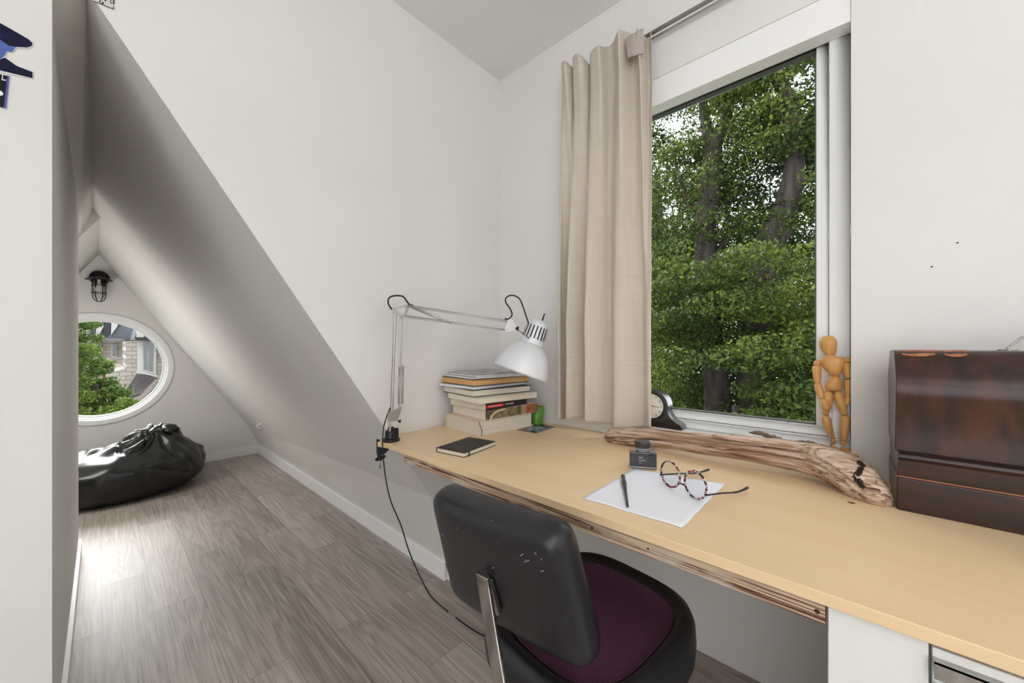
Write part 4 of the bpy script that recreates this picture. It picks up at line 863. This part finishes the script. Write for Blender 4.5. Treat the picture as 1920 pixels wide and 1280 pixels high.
MB().tube([Vector((.79, .47, .375)), Vector((.79, .47, .20))], .025, 20).tube([Vector((.79, .47, .20)), Vector((.79, .47, .07))], .032, 20).build('gas_column', M['blackmetal'], t, smooth=False)
for i in range(5):
    a = 2*PI*i/5+.3; d = Vector((math.cos(a), math.sin(a), 0)); c = Vector((.79, .47, 0))
    lg = MB().tube([c+Vector((0, 0, .10)), c+d*.14+Vector((0, 0, .085)), c+d*.26+Vector((0, 0, .065))], [.024, .018, .014], 10).build('leg', M['chrome'], t, smooth=True)
    sd = Vector((-d.y, d.x, 0)); w0 = c+d*.26+Vector((0, 0, .026)); MB().tube([w0-sd*.016, w0+sd*.016], .026, 16).build('caster', M['black'], lg)
# ------------------------------------------------------------------ bean bag
BC = Vector((.10, 4.15, 0)); KN = Vector((.29, 4.02, .46))
def bag(u, v):
    a = 2*PI*u; ph = PI*(v-.5)       # v 0 bottom .. 1 top
    c_, s_ = math.cos(a), math.sin(a)
    rx, ry = .51, .41
    cz = math.cos(ph); hz = math.sin(ph)
    R = cz**.62 if cz > 0 else 0
    x = BC.x+rx*R*c_; y = BC.y+ry*R*s_
    top = .34+.16*math.exp(-(((x-KN.x)/.20)**2+((y-4.10)/.25)**2))-.05*max(0, (.0-(x))) 
    z_ = .17+(top-.17)*max(hz, 0)**.75 if hz > 0 else .17-.17*min(1, (-hz)**.8*1.15)
    p = Vector((x, y, max(z_, 0)))
    # folds radiating from the knot, plus slack wrinkles
    d = Vector((x-KN.x, y-KN.y, z_-KN.z)); an = math.atan2(d.y*.8+d.z, d.x); rr = d.length
    f = math.sin(an*11+3*noise.noise(p*4))*math.exp(-rr/.30)*.026*min(1, rr/.08)
    f2 = .020*noise.noise(Vector((p.x*4, p.y*3, p.z*9)))+.010*noise.noise(Vector((p.x*9+2, p.y*8, p.z*18)))
    rid = abs(noise.noise(Vector((p.x*5.5+p.z*4, p.y*3, p.z*7+p.x*3)))); f3 = -.030*max(0, .18-rid)/.18*.6
    up = max(0, min(1, p.z/.08)); nrm = Vector((c_*cz/rx*.4, s_*cz/ry*.4, hz+.15)).normalized()
    w_ = .25+.75*min(1, max(0, p.z-.10)/.22); q = p+nrm*(f+f2+f3)*up*w_
    # flattened against the far wall
    q.y = min(q.y, YF-.022); return q
b = MB().grid(bag, 240, 120, closeu=True)
bb = tag(b.build('bean_bag', mat('black_glossy_vinyl', (15, 17, 18), .30, coat=.15), smooth=True, sub=0), 'slumped glossy black bean bag on the floor under the round window', 'bean bag')
b = MB()
def knot(u, v):
    a = 2*PI*u; ph = PI*(v-.5); r = 1+.22*math.sin(a*7+v*6)*math.cos(ph)+.2*noise.noise(Vector((math.cos(a)*2, math.sin(a)*2, v*4)))
    return Vector((KN.x+.03+.10*r*math.cos(a)*math.cos(ph), KN.y+.08+.11*r*math.sin(a)*math.cos(ph), KN.z-.02+.055*r*math.sin(ph)))
MB().grid(knot, 96, 40, closeu=True).build('gathered_top', bb.data.materials[0], bb, smooth=True)
# ------------------------------------------------------------------ caged wall light
c = ony(184, 515, YF-.085); lx, lyy = -.012, YF-.085
t = thing('wall_light', (lx, YF, 1.50), 'black caged wall light with round hood above the round window', 'lamp')
hz_ = 1.672
b = MB(); b.lathe([(0, -.05), (.050, -.047), (.058, -.036), (.060, -.0)], (lx+.002, YF, hz_+.022), (0, 1, 0), 36, cap=False); b.build('mounting_plate', M['blackmetal'], t, smooth=True)
b = MB(); b.lathe([(.018, .024), (.034, .021), (.052, .013), (.074, .002), (.082, -.005), (.076, -.005), (.04, .0), (0, .002)], (lx, lyy, hz_), (0, 0, 1), 40, cap=False); b.build('hood', M['blackmetal'], t, smooth=True)
b = MB(); b.tube([(lx, YF-.02, hz_+.02), (lx, lyy, hz_+.026), (lx, lyy, hz_)], .014, 12); b.build('socket', M['blackmetal'], t)
b = MB(); R = .042
for i in range(4):
    a = PI/4+i*PI/2-.3; d = Vector((math.cos(a), math.sin(a), 0)); o_ = Vector((lx, lyy, 0))
    b.tube(bez([o_+d*R+Vector((0, 0, hz_-.004)), o_+d*R+Vector((0, 0, hz_-.12)), o_+d*R*.85+Vector((0, 0, hz_-.155)), o_+d*R*.45+Vector((0, 0, hz_-.176)), o_+Vector((0, 0, hz_-.182))], 5), .0032, 6)
for zz in (hz_-.048, hz_-.108): b.tube([(lx+R*1.02*math.cos(2*PI*i/32), lyy+R*1.02*math.sin(2*PI*i/32), zz) for i in range(33)], .0032, 6, cap=False)
b.build('cage', M['blackmetal'], t, smooth=True)
b = MB(); b.lathe([(.030, 0), (.033, -.03), (.033, -.10), (.029, -.135), (.018, -.152), (0, -.158)], (lx, lyy, hz_), (0, 0, 1), 28, cap=False); b.build('glass_jar', M['lens'], t, smooth=True)
b = MB(); b.lathe([(.010, 0), (.010, -.03), (.014, -.05), (.022, -.08), (.019, -.105), (0, -.115)], (lx, lyy, hz_), (0, 0, 1), 24, cap=False); b.build('light_bulb', mat('clear_bulb', (214, 216, 206), .2), t, smooth=True)
# ------------------------------------------------------------------ wall pictures at the upper left
PY = YA-.002
def wp(x, y): return ony(x, y, PY)
t = thing('paper_cutout', wp(10, 110), 'dark blue cut-out picture of an angular winged shape on the left wall', 'picture')
M['navy'] = mat('navy_print', (22, 22, 52), .5, spec=.15, var=(46, 62, 140), scale=(14, 14, 14), detail=4, lo=.25, hi=.5); M['bluep'] = mat('blue_print', (74, 112, 190), .4, var=(46, 76, 150), scale=(20, 20, 20))
edge_ = mat('white_card_edge', (226, 226, 228), .5)
MB().prism([wp(-40, 25), wp(0, 40), wp(30, 57), wp(56, 72), wp(62.5, 80), wp(61, 87), wp(53, 91), wp(32, 89.5), wp(24, 99), wp(13, 97), wp(9, 106), wp(33, 123), wp(62.5, 134), wp(62.5, 148), wp(0, 135), wp(-40, 120)], (0, .0015, 0)).build('card', edge_, t)
def wq(x, y): p = wp(x, y); return p-Vector((0, .0006, 0))
MB().prism([wq(-40, 28), wq(0, 43), wq(30, 60), wq(54, 74), wq(61, 81), wq(59.5, 86), wq(52, 89), wq(30, 88), wq(16, 86), wq(0, 74), wq(-40, 60)], (0, .0005, 0)).build('upper_wing', M['navy'], t)
MB().prism([wq(-40, 60), wq(0, 74), wq(16, 86), wq(30, 88), wq(23, 98), wq(13, 96), wq(7, 106), wq(0, 112), wq(-40, 108)], (0, .0005, 0)).build('body', M['bluep'], t)
MB().prism([wq(-40, 108), wq(0, 112), wq(9, 108), wq(32, 124), wq(61, 135), wq(61, 146.5), wq(0, 132), wq(-40, 118)], (0, .0005, 0)).build('lower_wing', M['navy'], t)
t = thing('poster', wp(0, 170), 'black paper card with white letters and purple edge on the left wall, below the cut-out', 'poster')
MB().prism([wp(-40, 130), wp(18.5, 142), wp(12, 205), wp(-40, 192)], (0, .0015, 0)).build('card', edge_, t)
MB().prism([wq(-40, 131), wq(17.8, 143), wq(11.3, 203.5), wq(-40, 190)], (0, .0004, 0)).build('print', mat('black_print', (24, 30, 34), .5, spec=.15), t)
MB().prism([wq(14, 142.2), wq(17.9, 143), wq(11.4, 203.6), wq(7, 202.4)], (0, -.0003, 0)).build('purple_edge', mat('purple_print', (66, 60, 170), .4), t)
b = MB(); b.prism([wq(4.5, 139), wq(6.3, 139.3), wq(5, 150), wq(3, 149.5)], (0, -.0005, 0)); b.prism([wq(3, 148.2), wq(11.5, 150), wq(11.3, 152), wq(2.8, 150)], (0, -.0005, 0)); b.prism([wq(-14, 135), wq(-6, 137), wq(-7, 147), wq(-15, 145)], (0, -.0005, 0)); b.build('lettering', M['paper'], t)
b = MB(); c_ = wq(-2, 174); b.lathe([(0, 0), (.006, 0), (.006, .0004), (0, .0004)], c_, (0, -1, 0), 20, cap=False); b.build('white_dot', M['paper'], t)
t = thing('drawing_sheet', wp(195, -10), 'white paper with black ink drawing pinned above the corridor opening', 'drawing')
MB().prism([wp(160, -60), wp(216, -60), wp(214.5, 18), wp(172, 0), wp(160, -5)], (0, .0015, 0)).build('sheet', mat('sketch_paper', (214, 212, 206), .8), t)
b = MB()
for (x0, y0, x1, y1, w_) in ((187, -20, 187.2, 5, .8), (191, -20, 191, 1, .8), (196, -6, 198, 2, 1.6), (207, -20, 207.5, 6, .7), (213, -20, 213, 8, 1.1), (212.5, 12, 212.3, 17.5, .7), (176, 2, 212, 17, .5), (190, 6, 194, 6.5, 1), (180, -20, 180, -3, .6), (208, 6, 211, 7.5, .6)):
    d_ = Vector((x1-x0, y1-y0)); d_.normalize(); nx_, ny_ = -d_.y*w_, d_.x*w_
    b.prism([wq(x0-nx_, y0-ny_), wq(x0+nx_, y0+ny_), wq(x1+nx_, y1+ny_), wq(x1-nx_, y1-ny_)], (0, -.0004, 0))
b.prism([wq(191, 6.5), wq(192.7, 3.5), wq(195.5, 6.8)], (0, -.0004, 0))
b.build('ink_lines', M['black'], t)
# ------------------------------------------------------------------ outside: trees
def leafmat(name, c1, c2, c3, sc=.9, trans=.35):
    m = bpy.data.materials.new(name); m.use_nodes = True; nt = m.node_tree; N = nt.nodes; L = nt.links; b = N['Principled BSDF']; out = N['Material Output']
    g = N.new('ShaderNodeNewGeometry'); tc = N.new('ShaderNodeTexCoord'); no = N.new('ShaderNodeTexNoise'); no.inputs['Scale'].default_value = sc; no.inputs['Detail'].default_value = 5; L.new(tc.outputs['Object'], no.inputs['Vector'])
    a = N.new('ShaderNodeMath'); a.operation = 'MULTIPLY_ADD'; a.inputs[1].default_value = .34; L.new(g.outputs['Random Per Island'], a.inputs[0]); L.new(no.outputs['Fac'], a.inputs[2])
    r = N.new('ShaderNodeValToRGB'); e = r.color_ramp.elements; e[0].position = .45; e[0].color = lin(c1); e[1].position = .95; e[1].color = lin(c3); k = e.new(.68); k.color = lin(c2); L.new(a.outputs[0], r.inputs[0]); L.new(r.outputs[0], b.inputs['Base Color'])
    b.inputs['Roughness'].default_value = .5; b.inputs['Specular IOR Level'].default_value = .25
    tr = N.new('ShaderNodeBsdfTranslucent'); L.new(r.outputs[0], tr.inputs[0]); mx = N.new('ShaderNodeMixShader'); mx.inputs[0].default_value = trans; L.new(b.outputs[0], mx.inputs[1]); L.new(tr.outputs[0], mx.inputs[2]); L.new(mx.outputs[0], out.inputs[0])
    return m
M['leaf'] = leafmat('tree_leaves', (34, 48, 22), (64, 82, 32), (118, 130, 50))
M['leafd'] = leafmat('dark_tree_leaves', (22, 36, 18), (34, 54, 26), (58, 80, 36))
M['leafy'] = leafmat('light_maple_leaves', (52, 76, 32), (84, 108, 44), (128, 148, 64), 1.2, .45)
M['bark'] = mat('tree_bark', (66, 57, 51), .9, var=(34, 28, 25), scale=(14, 14, 2.5), detail=8, bump=.9)
def leaves(name, centers, radii, counts, size, m, parent, seed=1):
    r = np.random.default_rng(seed); P = []
    for c, rd, n_ in zip(centers, radii, counts):
        d = r.normal(size=(n_, 3)); d /= np.linalg.norm(d, axis=1)[:, None]; rad = r.uniform(.35, 1, (n_, 1))**.6
        P.append(np.array(c)+d*rad*np.array(rd))
    P = np.concatenate(P); n_ = len(P)
    nrm = r.normal(size=(n_, 3))*.75+np.array([-.25, -.1, .75]); nrm /= np.linalg.norm(nrm, axis=1)[:, None]
    t_ = np.cross(nrm, r.normal(size=(n_, 3))); t_ /= np.linalg.norm(t_, axis=1)[:, None]; s_ = np.cross(nrm, t_)
    sz = size*r.uniform(.6, 1.35, (n_, 1))
    V = np.stack([P-t_*sz*.5, P+s_*sz*.27+nrm*sz*.06, P+t_*sz*.55, P-s_*sz*.27+nrm*sz*.06], 1).reshape(-1, 3)
    off = np.array(wloc(parent)) if parent is not None else np.zeros(3); V = V-off
    me = bpy.data.meshes.new(name); me.vertices.add(len(V)); me.vertices.foreach_set('co', V.astype(np.float32).ravel())
    me.loops.add(len(V)); me.loops.foreach_set('vertex_index', np.arange(len(V), dtype=np.int32)); me.polygons.add(n_)
    me.polygons.foreach_set('loop_start', np.arange(0, len(V), 4, dtype=np.int32)); me.update(calc_edges=True); me.validate(); me.materials.append(m)
    o = bpy.data.objects.new(name, me); C.objects.link(o); o.parent = parent; return o
TXX = 7.0
def tree(loc, label, trunks, ctr, name='tree', leafm='leaf', size=.095, seed=1, group='trees outside the window'):
    t = thing(name, loc, label, 'tree', group)
    b = MB()
    for pts, rr in trunks:
        pth = bez(pts, 5); R = []
        for i in range(len(pth)):
            f = i/5; a = int(min(f, len(rr)-2)); R.append(rr[a]*(1-(f-a))+rr[min(a+1, len(rr)-1)]*(f-a))
        b.tube(pth, R, 12)
    b.build('trunk', M['bark'], t, smooth=True)
    leaves('foliage', [c[0] for c in ctr], [c[1] for c in ctr], [c[2] for c in ctr], size, M[leafm], t, seed)
    return t
def T(x, y, X=TXX): return onx(x, y, X)
GZ = -4.0
rr_ = random.Random(5)
def clusters(x0, x1, y0, y1, X0, X1, n_, cnt, holes=(), rad=(.42, .62, .30), fill=1.0, dens=None):
    out = []
    while len(out) < n_:
        x = rr_.uniform(x0, x1); y = rr_.uniform(y0, y1)
        if any(((x-hx)/hw)**2+((y-hy)/hh)**2 < 1 for hx, hy, hw, hh in holes): continue
        if dens and rr_.random() > dens(x, y): continue
        X = rr_.uniform(X0, X1); k = rr_.uniform(.7, 1.25); out.append((T(x, y, X), (rad[0]*k, rad[1]*k, rad[2]*k), int(cnt*k)))
    return out
holes = [(1285, 225, 20, 22), (1390, 205, 24, 30), (1450, 170, 20, 16), (1500, 132, 20, 12), (1460, 325, 20, 26), (1522, 350, 24, 50), (1520, 520, 28, 46), (1345, 215, 14, 20)]
dens = lambda x, y: .75 if y < 330 else (.85 if y < 430 else 1)
g = T(1345, 760); g.z = GZ
tree((g.x, g.y, GZ), 'leafy tree with forked dark trunk seen in the left half of the window',
     [([(g.x, g.y, GZ), T(1348, 800), T(1345, 740), T(1325, 560), T(1322, 430), T(1334, 330), T(1336, 280)], [.30, .24, .2, .17, .17, .16, .15]),
      ([T(1336, 285), T(1326, 240), T(1318, 190), T(1315, 80)], [.11, .09, .07, .05]), ([T(1337, 282), T(1352, 240), T(1366, 200), T(1375, 90)], [.12, .10, .08, .05]),
      ([T(1322, 430), T(1290, 380), T(1265, 300)], [.06, .04, .02]), ([T(1326, 500), T(1370, 440), T(1395, 390)], [.05, .035, .02])],
     clusters(1180, 1400, 40, 900, 6.6, 9.2, 230, 560, holes, dens=dens), size=.062, seed=2)
g = T(1425, 560); g.z = GZ
tree((g.x, g.y, GZ), 'leafy tree with thick curved trunk seen in the right half of the window',
     [([(g.x, g.y, GZ), T(1415, 700, 7.2), T(1428, 520, 7.1), T(1445, 450), T(1470, 400), T(1487, 330), T(1490, 260), T(1478, 190), T(1455, 140), T(1440, 80)], [.30, .27, .24, .22, .18, .14, .11, .10, .08, .06]),
      ([T(1488, 370), T(1505, 345), T(1530, 332), T(1580, 320)], [.07, .05, .05, .04]), ([T(1484, 300), T(1470, 240), T(1440, 190)], [.04, .03, .02])],
     clusters(1390, 1640, 40, 900, 6.6, 9.2, 190, 560, holes, dens=dens), size=.062, seed=3)
g = T(1240, 700, 11.5); g.z = GZ
tree((g.x, g.y, GZ), 'dense dark tree standing behind the two trunks outside', [([(g.x, g.y, GZ), T(1240, 700, 11.5), T(1236, 500, 11.5), T(1232, 330, 11.5)], [.3, .25, .2, .1])],
     clusters(1120, 1700, 330, 1000, 10.2, 12.5, 200, 420, [(1525, 545, 30, 30), (1525, 430, 25, 35)], rad=(.6, 1.1, .55), dens=lambda x, y: .5 if y < 450 else 1), leafm='leafd', size=.12, seed=4)
g = T(1390, 760, 6.0); g.z = GZ
tree((g.x, g.y, GZ), 'low bright green tree crown in front of the trunks outside the window', [([(g.x, g.y, GZ), T(1390, 980, 6.0), T(1380, 760, 6.0)], [.12, .1, .05])],
     clusters(1190, 1620, 470, 900, 5.4, 6.6, 90, 480, [(1345, 740, 40, 60)], rad=(.3, .45, .18), dens=lambda x, y: .5 if x > 1450 else 1), size=.058, seed=6)
MB().box((2.2, -30, GZ-.1), (60, 60, GZ)).build('lawn', mat('lawn_green', (84, 104, 58), .9, var=(60, 78, 40), scale=(2, 2, 2)), origin=(0, 0, 0))
bpy.data.objects['lawn']['kind'] = 'structure'
# ------------------------------------------------------------------ outside: houses seen through the round window
def stone():
    m = bpy.data.materials.new('pale_stone_blocks'); m.use_nodes = True; nt = m.node_tree; N = nt.nodes; L = nt.links; b = N['Principled BSDF']
    tc = N.new('ShaderNodeTexCoord'); sx = N.new('ShaderNodeSeparateXYZ'); cx = N.new('ShaderNodeCombineXYZ'); L.new(tc.outputs['Object'], sx.inputs[0]); L.new(sx.outputs[0], cx.inputs[0]); L.new(sx.outputs[2], cx.inputs[1])
    br = N.new('ShaderNodeTexBrick'); br.inputs['Scale'].default_value = 1; br.inputs['Brick Width'].default_value = .22; br.inputs['Row Height'].default_value = .10; br.inputs['Mortar Size'].default_value = .008; br.inputs['Color1'].default_value = lin((150, 140, 130)); br.inputs['Color2'].default_value = lin((166, 158, 150)); br.inputs['Mortar'].default_value = lin((118, 110, 104)); L.new(cx.outputs[0], br.inputs['Vector'])
    L.new(br.outputs['Color'], b.inputs['Base Color']); b.inputs['Roughness'].default_value = .9; return m
M['stone'] = stone(); M['slate'] = mat('grey_slate_roof', (70, 73, 81), .6, var=(52, 55, 61), scale=(3, 3, 14)); M['dormer'] = mat('white_render', (172, 169, 164), .8)
M['brickr'] = mat('red_brick', (108, 54, 50), .9, var=(86, 43, 40), scale=(8, 8, 12)); M['dglass'] = mat('dark_house_glass', (70, 74, 82), .08, spec=.8)
HYY = 13.0
def Q(x, y, Y=HYY): return ony(x, y, Y)
t = thing('stone_house', (1.5, HYY, GZ), 'pale stone town house with tall white window and slate roof, nearest of the row', 'house', 'town houses seen through the round window')
def slab(nm, pts, m, par, Y, dep=.3): 
    return MB().prism([Q(x, y, Y) for x, y in pts], (0, dep, 0)).build(nm, m, par)
slab('wall', [(236, 640), (420, 620), (420, 1500), (200, 1500), (200, 700), (236, 690)], M['stone'], t, 13.0, 2.2)
slab('roof', [(252, 636), (262, 600), (275, 560), (420, 560), (420, 640), (295, 640)], M['slate'], t, 12.9, 2.2)
slab('roof_eave', [(252, 632), (420, 634), (420, 640), (254, 638)], M['blackmetal'], t, 12.6, .3)
slab('dormer', [(257, 632), (257, 607), (263, 598), (270, 612), (270, 632)], M['dormer'], t, 12.7, .3)
wn = slab('window', [(258, 638), (293, 640), (292, 700), (258, 696)], M['dormer'], t, 12.85, .15)
slab('pane', [(268, 641), (276, 641), (276, 694), (270, 692)], M['dglass'], wn, 12.83, .02); slab('pane', [(279, 641), (288, 642), (287, 696), (279, 694)], M['dglass'], wn, 12.83, .02)
slab('window_sill', [(256, 695), (294, 702), (294, 706), (256, 699)], M['dormer'], wn, 12.7, .15)
MB().prism([Q(262, 701, 12.8), Q(296, 712, 12.8), Q(262, 765, 12.8), Q(226, 760, 12.8)], (0, .2, 0)).build('porch_roof', mat('pale_pink_render', (148, 133, 130), .8), t)
aw = MB().prism([Q(258, 702, 12.6), Q(292, 710, 12.6), Q(262, 741, 11.4), Q(224, 752, 11.4)], (0, .03, -.02)).build('awning', mat('awning_white', (164, 160, 160), .6), t)
b = MB()
for i in range(8):
    f = i/7; a_ = Q(258, 702, 12.6).lerp(Q(292, 710, 12.6), f); c_ = Q(224, 752, 11.4).lerp(Q(262, 741, 11.4), f); up_ = Vector((0, -.02, .02)); b.tube([a_+up_, (a_+c_)/2+up_*1.5, c_+up_], .018, 6)
b.build('awning_stripes', mat('awning_dark', (60, 50, 52), .6), aw)
t = thing('stone_house', (0, 17, GZ), 'pale stone town house with steep slate gables behind the nearest one', 'house', 'town houses seen through the round window')
slab('wall', [(150, 628), (262, 632), (262, 1400), (150, 1400)], M['stone'], t, 17.0, 4)
for pts, m_ in (([(150, 636), (176, 636), (194, 600), (178, 560), (150, 560)], 'dormer'), ):
    slab('upper_wall', pts, M[m_], t, 17.1, 1)
slab('roof', [(160, 634), (176, 612), (196, 600), (200, 560), (262, 560), (262, 638), (180, 636)], M['slate'], t, 16.8, 2)
slab('roof', [(166, 634), (200, 600), (206, 596), (206, 634)], mat('dark_slate', (50, 53, 60), .6), t, 16.4, .4)
slab('roof', [(196, 637), (232, 604), (262, 594), (262, 636)], mat('light_slate', (86, 89, 97), .6), t, 16.2, .6)
slab('dormer', [(180, 628), (181, 598), (192, 596), (194, 612), (186, 628)], M['dormer'], t, 16.3, .3)
slab('dormer', [(208, 628), (209, 600), (224, 596), (220, 612)], M['dormer'], t, 16.1, .2)
slab('roof_eave', [(150, 632), (262, 636), (262, 640), (150, 636)], M['dglass'], t, 16.0, .2)
for (x0, x1, y0, y1) in ((184, 188, 641, 668), (211, 217, 646, 668)):
    w_ = slab('window', [(x0-2, y0-1), (x1+2, y0-1), (x1+2, y1+2), (x0-2, y1+2)], M['dormer'], t, 16.9, .1); slab('pane', [(x0, y0), (x1, y0), (x1, y1), (x0, y1)], M['dglass'], w_, 16.88, .03)
slab('column', [(234, 640), (241, 640), (242, 690), (236, 690)], M['dormer'], t, 15.5, .3)
slab('balcony', [(195, 690), (228, 684), (228, 692), (195, 694)], M['dormer'], t, 15.0, .5)
slab('brick_wall', [(192, 694), (222, 692), (222, 740), (192, 740)], M['brickr'], t, 15.0, .5)
# tree by the round window
def TQ(x0, x1, y0, y1, Y0, Y1, n_, cnt, rad, hole=None):
    out = []
    while len(out) < n_:
        x = rr_.uniform(x0, x1); y = rr_.uniform(y0, y1)
        if hole and hole(x, y): continue
        Y = rr_.uniform(Y0, Y1); k = rr_.uniform(.7, 1.2); out.append((ony(x, y, Y), (rad*k*1.2, rad*k, rad*k*.7), int(cnt*k)))
    return out
g = ony(178, 760, 10)
t = thing('maple_tree', (g.x, g.y, GZ), 'bright green maple crown filling the lower left of the round window', 'tree')
MB().tube([(g.x, g.y, GZ), ony(180, 800, 10), ony(178, 720, 10)], [.15, .1, .04], 8).build('trunk', M['bark'], t, smooth=True)
ct = TQ(120, 245, 668, 800, 9.4, 10.6, 75, 260, .16, lambda x, y: x > 200+max(0, (y-690))*.55 or (y < 690 and x > 205 and y < 680))
ct += TQ(120, 168, 590, 680, 9.4, 10.6, 22, 260, .17)
ct += TQ(225, 262, 752, 790, 9.2, 10, 10, 200, .12)
leaves('foliage', [c[0] for c in ct], [c[1] for c in ct], [c[2] for c in ct], .055, M['leafy'], t, 8)
MB().box((-30, 5.2, GZ-.1), (2.2, 60, GZ)).build('street_ground', mat('pavement', (150, 146, 140), .9), origin=(0, 0, 0))
bpy.data.objects['street_ground']['kind'] = 'structure'
